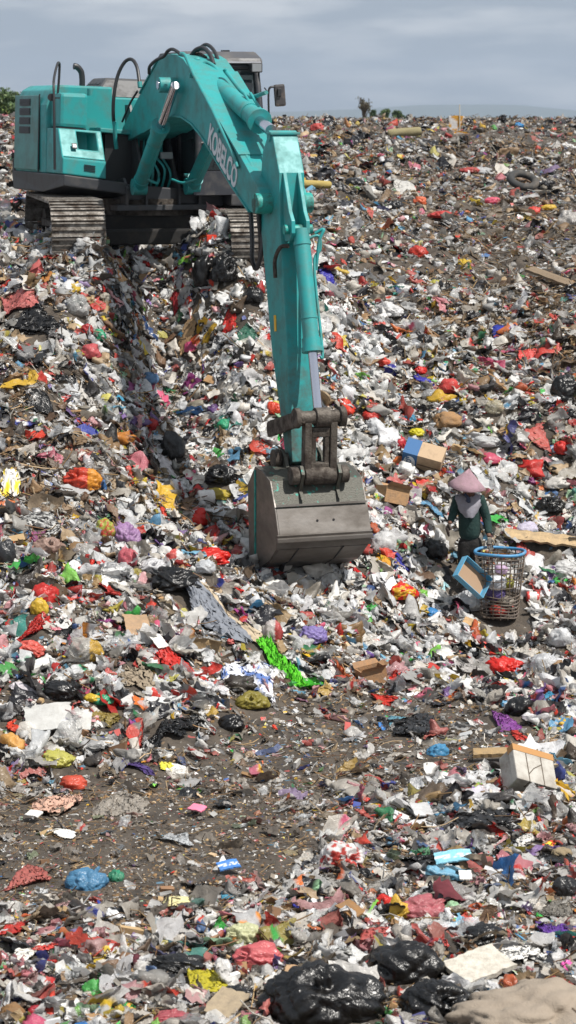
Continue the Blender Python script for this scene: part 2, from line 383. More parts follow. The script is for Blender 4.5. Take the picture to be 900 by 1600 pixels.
# right-hand side bodywork (pump and engine bay)
m = MB()
m.add([(x, y, z) for x in (-2.16, -.28) for (y, z) in ((-1.72, 1.29), (-1.74, 2.42), (-1.64, 2.66), (-1.5, 2.74), (-.6, 2.74), (-.6, 1.29))],
      [(0, 1, 2, 3, 4, 5)]+[(6, 11, 10, 9, 8, 7)]+[(i, 6+i, 6+(i+1) % 6, (i+1) % 6) for i in range(6)])
body = m.build('side_bodywork', TEAL, EX, .03)
SIDEP = dirty(mat('side_door_paint', (.03, .22, .205), .3, .1), (.16, .17, .15), 2.5, .4, .8, .75)
m = MB(); m.box(-2.05, -.6, -1.765, -1.735, 1.33, 2.58); d = m.build('side_door', SIDEP, EX, .012)
# dark gaps between the panels
m = MB(); m.box(-2.085, -2.05, -1.757, -1.742, 1.3, 2.62); m.box(-.6, -.575, -1.757, -1.742, 1.3, 2.6); m.build('panel_seam', BLACK, EX)
for k in range(4):
    m = MB()
    for s in range(5): m.box(-1.6, -1.0, -1.785+.0, -1.762, 2.50-.155*k-.02*s, 2.508-.155*k-.02*s)
    m.box(-1.62, -.98, -1.772, -1.763, 2.50-.155*k-.1, 2.50-.155*k+.02)
    m.build('louvre', BLACK, d)
# upper front locker
m = MB(); m.box(-.30, .22, -1.66, -1.18, 2.06, 2.62); m.build('upper_locker', TEAL, EX, .06)
m = MB(); m.box(-.285, .205, -1.64, -1.2, 2.035, 2.06); m.build('locker_seam', BLACK, EX)
# front tool box with the stepped recess
m = MB()
y0, y1 = -1.73, -.98
# side profile slopes back towards the top; recess cut as inner faces
A_ = [(.20, 2.05), (.50, 1.62), (.55, 1.60), (.62, 1.24)]       # x,z down the front
def fx(z): return np.interp(z, [1.24, 1.56, 1.6, 2.05], [.70, .68, .62, .34])
ya, yb, za, zb = -1.42, -1.08, 1.72, 2.0
def q(y, z, off=0): return (float(fx(z))-off, y, z)
V = [q(y0, 1.30), q(y1, 1.30), q(y0, 1.60), q(y1, 1.60), q(y0, 2.04), q(y1, 2.04),
     q(ya, za), q(yb, za), q(ya, zb), q(yb, zb), (.16, ya+.02, za), (.16, yb-.08, za), (.10, ya+.02, zb-.02), (.10, yb-.08, zb-.02),
     (-.25, y0, 1.30), (-.25, y1, 1.30), (-.25, y0, 2.04), (-.25, y1, 2.04), q(y0, 1.56), q(y1, 1.56)]
Fs = [(0, 1, 19, 18), (18, 19, 3, 2), (2, 3, 7, 6), (2, 6, 8, 4), (3, 5, 9, 7), (4, 8, 9, 5), (6, 7, 11, 10), (7, 9, 13, 11), (9, 8, 12, 13), (8, 6, 10, 12), (10, 11, 13, 12),
      (4, 5, 17, 16), (14, 0, 18, 2, 4, 16), (15, 17, 5, 3, 19, 1), (14, 15, 1, 0), (14, 16, 17, 15)]
m.add(V, Fs); tb = m.build('tool_box', TEAL, EX, .022)
m = MB(); m.box(.665, .668, y0+.02, y1-.01, 1.578, 1.588)
for k in range(4): m.box(.69, .703, -1.36, -1.17, 1.385+.028*k, 1.397+.028*k)
m.build('vent_slats', BLACK, tb)
m = MB(); m.box(-.006, .008, -.045, .045, -.05, .05, Matrix.Translation((.57, -1.50, 1.76))@Matrix.Rotation(-.56, 4, 'Y')); m.build('latch', BLACK, tb, .01)
m = MB(); m.box(-.006, .008, -.03, .03, -.03, .03, Matrix.Translation((.578, -1.50, 1.76))@Matrix.Rotation(-.56, 4, 'Y')); m.build('latch_plate', STRIPE, tb)
# engine deck, catwalk ledge and front wall
m = MB(); m.box(-2.2, -.62, -1.0, .62, 1.27, 2.60); m.build('engine_bay', TEAL, EX, .03)
m = MB(); m.box(-.62, .12, -.98, -.18, 2.03, 2.10); m.build('catwalk', TEAL, EX, .015)
m = MB(); m.box(-.55, -.0, -.8, -.12, 1.27, 2.02); m.build('valve_bay', BLACK, EX)
# black ribbed hood on the deck
m = MB()
b0 = [(-1.95, -.78), (-.72, -.78), (-.72, .62), (-1.95, .62)]; b1 = [(-1.8, -.52), (-.92, -.52), (-.92, .5), (-1.8, .5)]
m.add([(x, y, 2.61) for x, y in b0]+[(x, y, 2.89) for x, y in b1], [(0, 1, 5, 4), (1, 2, 6, 5), (2, 3, 7, 6), (3, 0, 4, 7), (4, 5, 6, 7)])
hd = m.build('engine_hood', DARK, EX, .04)
m = MB()
for r in range(2):
    for k in range(4): m.box(-1.7+.2*k, -1.56+.2*k, -.02, .02, -.04, .04, Matrix.Translation((0, -.675+.09*r, 2.70+.075*r))@Matrix.Rotation(.69, 4, 'X'))
m.build('hood_vent', BLACK, hd)
# exhaust pipe, filler cap, bolts
a = Lp(112, 137, -.95)
m = MB(); m.tube(curve([(a[0], -.95, a[1]-.1), (a[0], -.95, a[1]+.08), (a[0], -.97, a[1]+.2), (a[0], -1.04, a[1]+.27), (a[0], -1.10, a[1]+.28)], 5), .048, 14); m.build('exhaust_pipe', BLACK, EX)
m = MB(); m.cyl((-.9, -.86, 2.58), (-.9, -.86, 2.74), .035, 12); m.cyl((-.1, -1.05, 2.6), (-.1, -1.05, 2.70), .05, 12); m.build('filler_cap', TEAL, EX)
for k in range(4):
    m = MB(); m.cyl((-.64, -.88+.05*k, 2.54), (-.60, -.88+.05*k, 2.54), .012, 8); m.build('bolt', BLACK, EX)
# handrail by the tool box
hu = .72
pts = [Q3(85.5, 265, hu), Q3(85, 200, hu), Q3(84, 140, hu-.1), Q3(84.5, 122, hu-.25), Q3(89, 102, hu-.5), Q3(91.5, 98, hu-.62), Q3(93, 102, hu-.72), Q3(92, 125, hu-.74), Q3(90, 150, hu-.74)]
m = MB(); m.tube(curve(pts, 5), .019, 10); m.build('handrail', BLACK, EX)
p = Q3(83, 152, hu-.1)
m = MB(); m.tube([Vector(p)+Vector((-.03, -.02, 0)), Vector(p)+Vector((.0, -.025, 0))], .055, 16); m.box(p[0]-.02, p[0], p[1]-.03, p[1]+.1, p[2]-.02, p[2]+.0); m.build('work_light', BLACK, EX)

# --- cab
CB = MB(); y0, y1, x0, x1 = .42, 1.46, -.75, .95
CABM = dirty(mat('cab_dark_paint', (.03, .031, .037), .38), (.10, .09, .08), 4, .5, .8)
def post(a, b, r=.045): CB.prism([(-r, -r), (r, -r), (r, r), (-r, r)], -r, r) if False else CB.tube([a, b], r, 8)
fr = [(.95, 1.3), (1.02, 1.75), (.98, 2.4), (.78, 3.06)]
for y in (y0+.04, y1-.04):
    CB.tube(curve([(x, y, z) for x, z in fr], 4), .05, 8)
    CB.tube([(x0, y, 1.28), (x0, y, 3.06)], .06, 8); CB.tube([(.15, y, 1.3), (.15, y, 3.06)], .05, 8)
    CB.tube([(x0, y, 3.06), (.78, y, 3.06)], .06, 8)
    CB.tube([(x0, y, 2.0), (.15, y, 2.0)], .03, 8)
CB.tube([(.78, y0, 3.05), (.78, y1, 3.05)], .055, 8); CB.tube([(1.01, y0, 1.95), (1.01, y1, 1.95)], .022, 8)
CB.box(x0, .93, y0-.02, y1+.01, 1.26, 1.46); CB.box(x0, .12, y0-.015, y0+.02, 1.46, 1.99); CB.box(x0, .12, y1-.02, y1+.01, 1.46, 1.99)
CB.box(.80, .99, y0-.02, y1+.012, 1.20, 1.55)
cab_o = CB.build('cab', CABM, EX)
m = MB(); m.prism([(-.85, 3.08), (.90, 3.08), (.86, 3.17), (.55, 3.27), (-.7, 3.27), (-.85, 3.2)], y0-.04, y1+.04); m.build('roof', dirty(mat('roof_grey', (.06, .06, .065), .5), (.12, .11, .1), 3), cab_o, .04)
m = MB(); m.box(.9, .905, y0+.0, y1-.0, 3.10, 3.12); m.build('roof_trim', STRIPE, cab_o)
for k in (.75, 1.1):
    m = MB(); m.box(.1, .22, k, k+.1, 3.272, 3.30); m.build('roof_bracket', BLACK, cab_o)
m = MB(); fw = [(.97, 1.56), (1.02, 1.8), (.985, 2.35), (.80, 3.0)]
m.add([(x-.01, y0+.08, z) for x, z in fw]+[(x-.01, y1-.08, z) for x, z in fw], [(i, i+1, 5+i, 4+i) for i in range(3)]); m.build('windscreen', GLASS, cab_o)
for y in (y0+.02, y1-.02):
    m = MB(); m.box(x0+.06, .10, y-.004, y+.004, 2.03, 3.0); m.box(.2, .90, y-.004, y+.004, 1.5, 2.98); m.build('side_window', GLASS, cab_o)
m = MB(); m.box(x0-.0, x0+.02, y0+.1, y1-.1, 2.0, 3.0); m.build('rear_window', GLASS, cab_o)
m = MB(); m.box(-.35, .2, .72, 1.18, 1.5, 1.75); m.box(-.45, -.3, .72, 1.18, 1.75, 2.55); m.build('operator_seat', BLACK, cab_o, .05)
m = MB(); m.box(.0, .13, y1-.16, y1+.02, -.07, .07, Matrix.Translation((.95, -.05, 3.03))); m.build('cab_light', BLACK, cab_o, .02)
m = MB(); m.box(1.081, 1.086, y1-.19, y1-.05, 2.975, 3.085); m.build('light_lens', LAMPG, cab_o)
m = MB(); m.tube([(.99, .72, 1.65), (1.0, .95, 2.35), (.93, 1.05, 2.7)], .012, 6); m.build('wiper', BLACK, cab_o)
# mirror on its bracket
u_ = 1.0
m = MB(); m.tube(curve([Q3(420, 178, u_), Q3(419.5, 150, u_), Q3(421, 138, u_), Q3(427, 135.5, u_), Q3(436, 136, u_)], 5), .016, 8)
m.tube([Q3(413, 137, u_), Q3(417, 142, u_), Q3(420, 143, u_)], .01, 6); m.tube([Q3(420, 178, u_), Q3(411, 180, u_)], .014, 6)
mir = m.build('mirror_arm', BLACK, EX)
cy_, cz_ = Lq(437, 149, u_)
m = MB(); m.box(-.03, .03, -.085, .085, -.16, .16, Matrix.Translation((u_, cy_, cz_))@Matrix.Rotation(.08, 4, 'X')); m.build('mirror', dirty(mat('mirror_back', (.05, .045, .045), .35), (.2, .15, .12), 5, .5, .8), mir, .03)
m = MB(); m.box(.031, .06, -.03, .03, -.02, .10, Matrix.Translation((u_, cy_-.02, cz_))); m.build('mirror_clamp', BLACK, mir, .01)

# --- boom
VB = .31
side = [(196, 222), (191, 213), (191, 200), (219, 146), (248, 92), (256, 86), (266, 84), (276, 86), (286, 92), (300, 113), (330, 165), (375, 243), (404, 296), (409, 312),
        (406, 326), (398, 334), (390, 330), (358, 282), (316, 213), (300, 193), (284, 182), (270, 180), (250, 190), (225, 206)]
prof = [Lp(a, b, -VB) for a, b in side]
m = MB(); m.prism(prof, -VB, VB); boom = m.build('boom', TEAL, EX, .012)
# flange plates standing 2-3 cm proud of the side plates, top and bottom
def strip(mb, pr, y0, y1, th):
    for i in range(len(pr)-1):
        a = Vector((pr[i][0], 0, pr[i][1])); b = Vector((pr[i+1][0], 0, pr[i+1][1])); d = (b-a).normalized(); n = Vector((d.z, 0, -d.x))*th
        vs = [(p.x, y, p.z) for y in (y0, y1) for p in (a-n*.4, b-n*.4, b+n, a+n)]
        mb.add(vs, [(0, 1, 2, 3), (7, 6, 5, 4), (0, 4, 5, 1), (1, 5, 6, 2), (2, 6, 7, 3), (3, 7, 4, 0)])
m = MB(); strip(m, prof[3:5][::-1], -VB-.02, VB+.02, .018); strip(m, prof[9:12][::-1], -VB-.02, VB+.02, .018); strip(m, prof[16:24][::-1], -VB-.02, VB+.02, .018); m.build('flange_plate', TEAL, boom)
# pins at the bend
for yy in (-1, 1):
    a = Lp(276, 133, -VB)
    m = MB(); m.cyl((a[0], yy*(VB-.01), a[1]), (a[0], yy*(VB+.26), a[1]), .105, 22); m.build('hoist_pin', TEAL, boom, .01)
    m = MB(); m.cyl((a[0], yy*(VB+.261), a[1]), (a[0], yy*(VB+.275), a[1]), .06, 16); m.build('pin_cap', CHROME, boom)
a = Lp(405, 318, -VB)
TIP = a
m = MB(); m.cyl((a[0], -VB-.06, a[1]), (a[0], VB+.06, a[1]), .13, 22); m.build('arm_pivot_pin', TEAL_WORN, boom, .01)
# lettering on the right-hand side plate
fc = bpy.data.curves.new('lettering', 'FONT'); fc.body = 'KOBELCO'; fc.size = 1; fc.offset = .03; fc.extrude = .004; fc.align_x = 'LEFT'
fo = bpy.data.objects.new('lettering', fc); COL.objects.link(fo); bpy.context.view_layer.update()
dg = bpy.context.evaluated_depsgraph_get(); me = bpy.data.meshes.new_from_object(fo.evaluated_get(dg)); bpy.data.objects.remove(fo)
bb = np.array([v.co[:] for v in me.vertices]); x_0, x_1, y_0, y_1 = bb[:, 0].min(), bb[:, 0].max(), bb[:, 1].min(), bb[:, 1].max()
bl = Lp(325, 226, -VB); br = Lp(368, 298, -VB); tl = Lp(331, 194, -VB)
bl, br, tl = [Vector((p[0], 0, p[1])) for p in (bl, br, tl)]
ex = br-bl; ez = tl-bl; exn = ex.normalized(); ezp = (ez-exn*ez.dot(exn))
for v in me.vertices:
    s, t = (v.co.x-x_0)/(x_1-x_0), (v.co.y-y_0)/(y_1-y_0)
    p = bl+ex*s+ezp*t; v.co = (p.x, -VB-.006-v.co.z, p.z)
me.materials.append(dirty(mat('lettering_white', (.60, .61, .64), .5), (.12, .22, .2), 6, .5, .8)); o = bpy.data.objects.new('lettering', me); COL.objects.link(o); o.parent = boom

def ram(name, rodname, a, b, r, split, rr, m1=TEAL, flange=True):
    a, b = Vector(a), Vector(b); d = b-a; s = a+d*split
    mb = MB(); mb.tube([a, s], r, 24); dn = d.normalized()
    if flange: mb.tube([s-dn*.13, s], r*1.16, 24); mb.tube([s-dn*.02, s+dn*.04], r*1.3, 24)
    mb.tube([a+dn*.16, a+dn*.2], r*1.1, 24); mb.tube([s-dn*.4, s-dn*.37], r*1.07, 24)
    o = mb.build(name, m1, EX)
    mb = MB(); mb.tube([s, b], rr, 18); mb.build(rodname, CHROME, o)
    side = dn.orthogonal().normalized()
    return o, dn
# hoist rams
for yy in (-1, 1):
    if yy < 0: a = Lp(211, 292, -.46); b = Lp(274, 133, -VB-.13)
    A0 = (a[0], yy*.40, a[1]); B0 = (b[0], yy*(VB+.13), b[1])
    o, dn = ram('boom_cylinder', 'piston_rod', A0, B0, .105, .60, .062)
    mb = MB(); mb.cyl((A0[0], A0[1]-.1, A0[2]), (A0[0], A0[1]+.1, A0[2]), .12, 20); mb.build('cylinder_eye', TEAL, o)
    mb = MB(); off = Vector((.13, .02*yy*-1, -.02))
    mb.tube(curve([Vector(A0)+dn*.25+off, Vector(A0)+dn*.6+off*1.05, Vector(A0)+dn*1.35+off, Vector(A0)+dn*1.5+off*.7], 4), .018, 8)
    mb.tube(curve([Vector(A0)+dn*.25+off, Vector(A0)+dn*.1+Vector((.15, -.2*yy, .0)), Vector(A0)+Vector((.0, -.3*yy, .1))], 4), .02, 8)
    mb.build('oil_pipe', TEAL, o)
# mounting brackets in front of the frame
m = MB()
for yy in (-.56, -.26, .24, .54): m.prism([(-.2, 1.05), (.75, 1.05), (.78, 1.3), (.5, 1.55), (-.1, 2.5), (-.35, 2.5), (-.4, 1.2)] if abs(yy) < .4 else [(.1, 1.05), (.78, 1.05), (.80, 1.3), (.6, 1.45), (.2, 1.4)], yy, yy+.035)
m.box(-.55, -.4, -.6, .6, 1.2, 2.1); m.build('boom_mount', DARK, EX)
m = MB(); m.box(.4, .8, -.7, .8, .98, 1.06); m.build('front_cross_plate', DARK, EX, .01)
# pilot pipes and small block between the rams
m = MB()
for k in range(5):
    y = -.18+.09*k; m.tube(curve([(.35, y, 1.25), (.45, y+.03, 1.5+.06*(k % 2)), (.28, y-.05, 1.75), (.1, y, 2.0)], 4), .02, 8)
m.build('feed_pipes', TEAL, EX)
m = MB(); p = Q3(260, 243, .55); m.box(p[0]-.04, p[0]+.04, p[1]-.09, p[1]+.09, p[2]-.05, p[2]+.05); m.build('boom_lamp', LAMPG, EX, .015)

# --- arm ram on top of the boom
a = Lp(333, 131, 0); b = Lp(421, 204, 0)
o, dn = ram('arm_cylinder', 'piston_rod', (a[0], .02, a[1]), (b[0], .02, b[1]), .125, .80, .075)
mb = MB(); mb.tube(curve([Q3(350, 108, a[0]+.3), Vector((a[0]+.35, .1, a[1]+.12)), Vector((a[0]+1.0, .16, a[1]-.17)), Vector((b[0]-.72, .2, b[1]+.48))], 6), .028, 8)
mb.build('oil_pipe', TEAL, o)
mb = MB()
for yy in (-.17, .13): mb.prism([(a[0]-.5, a[1]-.25), (a[0]+.0, a[1]-.45), (a[0]+.12, a[1]-.05), (a[0]+.08, a[1]+.1), (a[0]-.1, a[1]+.1), (a[0]-.4, a[1]+.02)], yy, yy+.05)
mb.cyl((a[0], -.2, a[1]), (a[0], .22, a[1]), .085, 18); mb.build('ram_bracket', TEAL, boom, .01)
# steel pipes running down both edges of the boom
def onB(px, py, v=-VB-.03): x, z = Lp(px, py, v); return (x, v, z)
m = MB(); m.tube(curve([onB(283, 84), onB(290, 88), onB(304, 119), onB(330, 168), onB(345, 200), onB(362, 236), onB(372, 262)], 5), .026, 10)
for p in ((299, 118), (343, 204)): c_ = onB(*p); m.box(c_[0]-.05, c_[0]+.05, c_[1]-.04, c_[1]+.05, c_[2]-.03, c_[2]+.03)
m.build('boom_pipe', TEAL, boom)
m = MB(); 
m.tube(curve([onB(320, 140, -.24), onB(332, 152, -.22), onB(345, 178, -.22), onB(372, 222, -.22), onB(394, 262, -.22), onB(402, 285, -.2)], 5), .03, 10); m.build('boom_pipe', TEAL, boom)
for v in (.05, .14):
    m = MB(); x0_, z0_ = Lp(340, 165, -VB); x1_, z1_ = Lp(398, 262, -VB); m.tube([(x0_, v, z0_+.16), (x1_, v, z1_+.16)], .02, 8); m.build('boom_pipe', TEAL, boom)
# hoses
def hose(pts, r=.024, mt=HOSE, name='hose', par=None):
    mb = MB(); mb.tube(curve(pts, 7), r, 10); return mb.build(name, mt, par or EX)
hose([Q3(180, 207, .35), Q3(177, 180, .45), Q3(178, 150, .5), Q3(184, 118, .5), Q3(195, 97, .55), Q3(206, 93, .65), Q3(214, 105, .8), Q3(218, 130, .95)], .026)
hose([Q3(179, 190, .45), Q3(180, 215, .4), Q3(182, 232, .35)], .03, TEAL, 'hose_end')
hose([Q3(218, 128, .95), Q3(219, 137, .97)], .034, TEAL, 'hose_end')
hose([Q3(191, 190, .6), Q3(197, 176, .8), Q3(204, 160, .95), Q3(215, 142, 1.1)], .016, BLACK)
hose([Q3(233, 115, 1.7), Q3(234, 104, 1.8), Q3(244, 94, 2.0), Q3(256, 88, 2.2), Q3(262, 80, 2.3), Q3(270, 77, 2.4), Q3(281, 84, 2.6), Q3(290, 97, 2.8), Q3(296, 111, 2.95)], .024)
hose([Q3(298, 88, 2.5), Q3(306, 78, 2.6), Q3(318, 75, 2.7), Q3(328, 85, 2.9), Q3(334, 101, 3.05)], .03)
hose([Q3(304, 86, 2.3), Q3(314, 74, 2.4), Q3(324, 70, 2.5), Q3(335, 80, 2.7), Q3(342, 98, 2.9), Q3(344, 106, 3.0)], .026)
hose([Q3(291, 92, 2.5), Q3(300, 86, 2.5), Q3(312, 84, 2.6), Q3(322, 90, 2.8)], .02, RUSTY)
hose([Q3(314, 108, 3.0), Q3(322, 98, 3.0), Q3(334, 104, 3.1), Q3(340, 112, 3.2)], .03, TEAL)
# pipe flanges at the bend
for px, py in ((299, 99), (308, 96), (318, 108), (306, 108)):
    p = Vector(Q3(px, py, 2.85)); m = MB(); m.tube([p, p+Vector((.12, 0, -.1))], .05, 12); m.tube([p+Vector((-.01, 0, .01)), p+Vector((.02, 0, -.02))], .065, 12); m.build('pipe_union', TEAL, EX)
# slack hoses at the boom tip
hose([Q3(388, 312, 5.3), Q3(392, 335, 5.45), Q3(394, 380, 5.5), Q3(394, 405, 5.5), Q3(400, 420, 5.5), Q3(406, 405, 5.6), Q3(407, 375, 5.75), Q3(404, 335, 5.8), Q3(402, 300, 5.8)], .03)
hose([Q3(403, 330, 5.75), Q3(409, 360, 5.78), Q3(410, 390, 5.8), Q3(404, 415, 5.7)], .028)
for px, py in ((388, 308), (404, 318)):
    p = Vector(Q3(px, py, 5.3 if px < 400 else 5.78)); m = MB(); m.tube([p+Vector((0, 0, .08)), p-Vector((0, 0, .08))], .038, 12); m.build('hose_end', RUSTY, EX)

# --- arm
VA = .165
fr_ = [(425, 209), (436, 270), (437.5, 350), (443, 450), (449, 551), (453, 662), (457, 722)]
bk_ = [(447, 734), (443, 690), (440, 662), (425, 551), (415, 440), (408, 360), (406, 300), (410, 238), (418, 212)]
pf = [Lp(a, b, -VA) for a, b in fr_]; pb = [Lp(a, b, -VA) for a, b in bk_]
m = MB(); m.prism(pf+pb, -VA, VA)
ARMM = TEAL.copy(); ARMM.name = 'arm_paint'
nt = ARMM.node_tree; b = nt.nodes['Principled BSDF']
geo = N(nt, 'ShaderNodeTexCoord'); sx = N(nt, 'ShaderNodeSeparateXYZ'); mr = N(nt, 'ShaderNodeMapRange'); mr.inputs[1].default_value = 2.2; mr.inputs[2].default_value = -2.2
no = N(nt, 'ShaderNodeTexNoise'); no.inputs['Scale'].default_value = 6; no.inputs['Detail'].default_value = 9; no.inputs['Roughness'].default_value = .75
ml = N(nt, 'ShaderNodeMath', operation='MULTIPLY'); ma = N(nt, 'ShaderNodeMath', operation='ADD'); mc = N(nt, 'ShaderNodeMapRange'); mc.inputs[1].default_value = 1.0; mc.inputs[2].default_value = 1.35
mm = N(nt, 'ShaderNodeMix', data_type='RGBA'); mm.inputs[7].default_value = (.055, .05, .04, 1)
src = b.inputs['Base Color'].links[0].from_socket; Lk = nt.links.new
Lk(geo.outputs['Object'], sx.inputs[0]); Lk(sx.outputs[2], mr.inputs[0]); Lk(geo.outputs['Object'], no.inputs['Vector']); Lk(mr.outputs[0], ml.inputs[0]); ml.inputs[1].default_value = .8
Lk(ml.outputs[0], ma.inputs[0]); Lk(no.outputs['Fac'], ma.inputs[1]); Lk(ma.outputs[0], mc.inputs[0]); Lk(mc.outputs[0], mm.inputs[0]); Lk(src, mm.inputs[6]); Lk(mm.outputs[2], b.inputs['Base Color'])
arm = m.build('arm', ARMM, EX, .012)
m = MB(); m.cyl((pf[0][0]-.10, -VA-.015, pf[0][1]-.03), (pf[0][0]-.10, VA+.015, pf[0][1]-.03), .07, 16)
m.box(pf[0][0]-.12, pf[0][0]+.035, -VA-.03, VA+.03, pf[0][1]-.012, pf[0][1]+.02); m.build('arm_head_plate', TEAL, arm, .006)
# gusset plates carrying the bucket ram
g = [Lp(444, 271, -.1), Lp(443, 300, -.1)]
for v in (-.105, .085):
    x1_, z1_ = pf[1]; x2_, z2_ = pf[2]
    m = MB(); m.prism([(x1_-.01, z1_+.0), (x1_+.02, z1_), (x2_+.20, z2_+.16), (x2_+.30, z2_+.05), (x2_+.31, z2_-.1), (x2_+.22, z2_-.2), (x2_+.0, z2_-.22), (x2_-.02, z2_+.05)], v-.015, v+.035); m.build('gusset_plate', TEAL, arm, .008)
GP = (pf[2][0]+.2, pf[2][1]-.06)
m = MB(); m.cyl((GP[0], -.18, GP[1]), (GP[0], .18, GP[1]), .06, 18); m.build('ram_pin', TEAL_WORN, arm)
# bucket ram
e = Lp(493, 640, 0)
o, dn = ram('bucket_cylinder', 'piston_rod', (GP[0]+.02, .03, GP[1]), (e[0], .03, e[1]), .1, .665, .056)
mb = MB(); mb.tube(curve([Vector((GP[0]+.06, .08, GP[1]-.12)), Vector((GP[0]+.08, .24, GP[1]-.08)), Vector((GP[0]+.08, .26, GP[1]-.25)), Vector((GP[0]+.12, .17, GP[1]-.45)), Vector((GP[0]+.45, .16, GP[1]-1.45)), Vector((GP[0]+.48, .12, GP[1]-1.53))], 6), .018, 8)
mb.tube(curve([Vector((GP[0]+.06, .2, GP[1]-.05)), Vector((GP[0]+.1, .3, GP[1]+.0)), Vector((GP[0]+.1, .24, GP[1]-.15)), Vector((GP[0]+.1, .2, GP[1]-.5))], 5), .02, 8); mb.build('oil_pipe', TEAL, o)
hose([(GP[0]-.0, -.12, GP[1]-.2), (GP[0]-.08, -.2, GP[1]-.22), (GP[0]-.2, -.23, GP[1]-.38), (GP[0]-.22, -.22, GP[1]-.6)], .026, RUSTY)
m = MB(); m.tube(curve([Q3(420, 398, 5.9), Q3(427, 425, 6.0), Q3(433, 440, 6.1), Q3(438, 480, 6.2), Q3(446, 545, 6.4)], 5), .024, 8); m.build('arm_pipe', TEAL, arm)
m = MB(); x_, z_ = Lp(430, 505, -VA-.006); m.box(-.035, .035, -.004, .004, -.1, .1, Matrix.Translation((x_, -VA-.006, z_))@Matrix.Rotation(-.1, 4, 'Y')); m.build('warning_sticker', mat('sticker_yellow', (.75, .42, .03), .5), arm)
# linkage
LK = Lp(500, 652, 0); AP = Lp(452, 668, 0); BL = Lp(498, 742, 0)
m = MB()
for v in (-.27, .21): m.prism([(AP[0]-.12, AP[1]-.02), (AP[0]-.08, AP[1]+.08), (LK[0]-.05, LK[1]+.09), (LK[0]+.06, LK[1]+.06), (LK[0]+.08, LK[1]-.05), (LK[0]-.02, LK[1]-.1), (AP[0]-.05, AP[1]-.12)], v, v+.06)
m.build('side_link', RUSTY, EX, .015)
m = MB(); m.cyl((LK[0], -.32, LK[1]), (LK[0], .30, LK[1]), .085, 18); m.cyl((LK[0], -.335, LK[1]), (LK[0], -.27, LK[1]), .125, 18); m.cyl((LK[0], .24, LK[1]), (LK[0], .315, LK[1]), .125, 18)
m.cyl((LK[0], -.07, LK[1]), (LK[0], .12, LK[1]), .12, 18); m.build('link_pin', RUSTY, EX, .012)
dx, dz = BL[0]-LK[0], BL[1]-LK[1]; Ld = math.hypot(dx, dz)
M = Matrix.Translation((LK[0], 0, LK[1]))@Matrix.Rotation(math.atan2(-dx, -dz)+0, 4, 'Y')   # local -z runs to the bucket pin
m = MB()
for s in (-1, 1): m.box(-.07, .07, s*.165-.045, s*.165+.045, -Ld, 0.02, M)
m.box(-.05, .05, -.12, .12, -.24, -.12, M); m.box(-.05, .05, -.12, .12, -Ld, -Ld+.16, M); m.box(-.045, .045, -.12, -.055, -Ld+.1, -.2, M); m.box(-.045, .045, .055, .12, -Ld+.1, -.2, M)
m.build('bucket_link', RUSTY, EX, .015)
m = MB(); m.cyl((BL[0], -.36, BL[1]), (BL[0], .36, BL[1]), .075, 18); m.cyl((BL[0], -.20, BL[1]), (BL[0], .20, BL[1]), .115, 18); m.cyl((BL[0], -.37, BL[1]), (BL[0], -.27, BL[1]), .11, 18); m.cyl((BL[0], .27, BL[1]), (BL[0], .37, BL[1]), .11, 18); m.build('bucket_pin', RUSTY, EX, .012)

# --- bucket: curved shell, side plates, ears, wear plates, teeth
WB = .58
bside = [(412, 736), (424, 752), (432, 797), (437, 836), (434, 858), (423, 876), (406, 888), (393, 890)]
bp_ = [Lp(a, b, -WB) for a, b in bside]
oc = [(p[0], p[1]) for p in bp_]
# rear (opening) edge
rear = [(oc[0][0]-.52, oc[-1][1]+.10), (oc[0][0]-.58, oc[0][1]-.25), (oc[0][0]-.28, oc[0][1]+.02)]
BK = STEELW; BKP = dirty(mat('scratched_bucket_back', (.07, .068, .055), .55, .3), (.03, .30, .24), 9, .60, .66, .6, amount=.85, bump=.5)
def shell(mb, pr, y0, y1, th):
    n = len(pr); ins = []
    for i, (x, z) in enumerate(pr):
        a = Vector(pr[max(i-1, 0)]); b = Vector(pr[min(i+1, n-1)]); d = (b-a).normalized(); ins.append((x-abs(d.y)*th*(1 if True else 0), z+(th*abs(d.x) if i > 3 else -th*abs(d.x))))
    vs = [(x, y, z) for y in (y0, y1) for x, z in pr]+[(x, y, z) for y in (y0, y1) for x, z in ins]
    fs = []
    for i in range(n-1): fs += [(i, i+1, n+i+1, n+i), (2*n+i, 3*n+i, 3*n+i+1, 2*n+i+1), (i, 2*n+i, 2*n+i+1, i+1), (n+i, n+i+1, 3*n+i+1, 3*n+i)]
    fs += [(0, n, 3*n, 2*n), (n-1, 3*n-1, 4*n-1, 2*n-1)]
    mb.add(vs, fs)
m = MB(); shell(m, [rear[2]]+oc[:3], -WB, WB, .03); bucket = m.build('bucket', BKP, EX)
m = MB(); shell(m, [(oc[2][0]+.004, oc[2][1]+.01)]+[(x+.006, z) for x, z in oc[3:]]+[(oc[-1][0]-.35, oc[-1][1]+.02)], -WB+.001, WB-.001, .035); m.build('bucket_belly', BK, bucket)
for s in (-1, 1):
    y = s*WB; m = MB(); m.prism(oc+rear, y-.02 if s < 0 else y-.012, y+.012 if s < 0 else y+.02); m.build('side_plate', BK, bucket, .006)
    m = MB(); t = [Vector(((a[0]*.35+b[0]*.65), 0, 0)) for a, b in zip(oc, oc)]
    x_ = oc[0][0]-.26; m.box(x_-.02, x_+.02, y-.034 if s < 0 else y+.0201, y-.0201 if s < 0 else y+.034, oc[-1][1]+.12, oc[0][1]-.02); m.build('side_rib', TEAL_WORN, bucket)
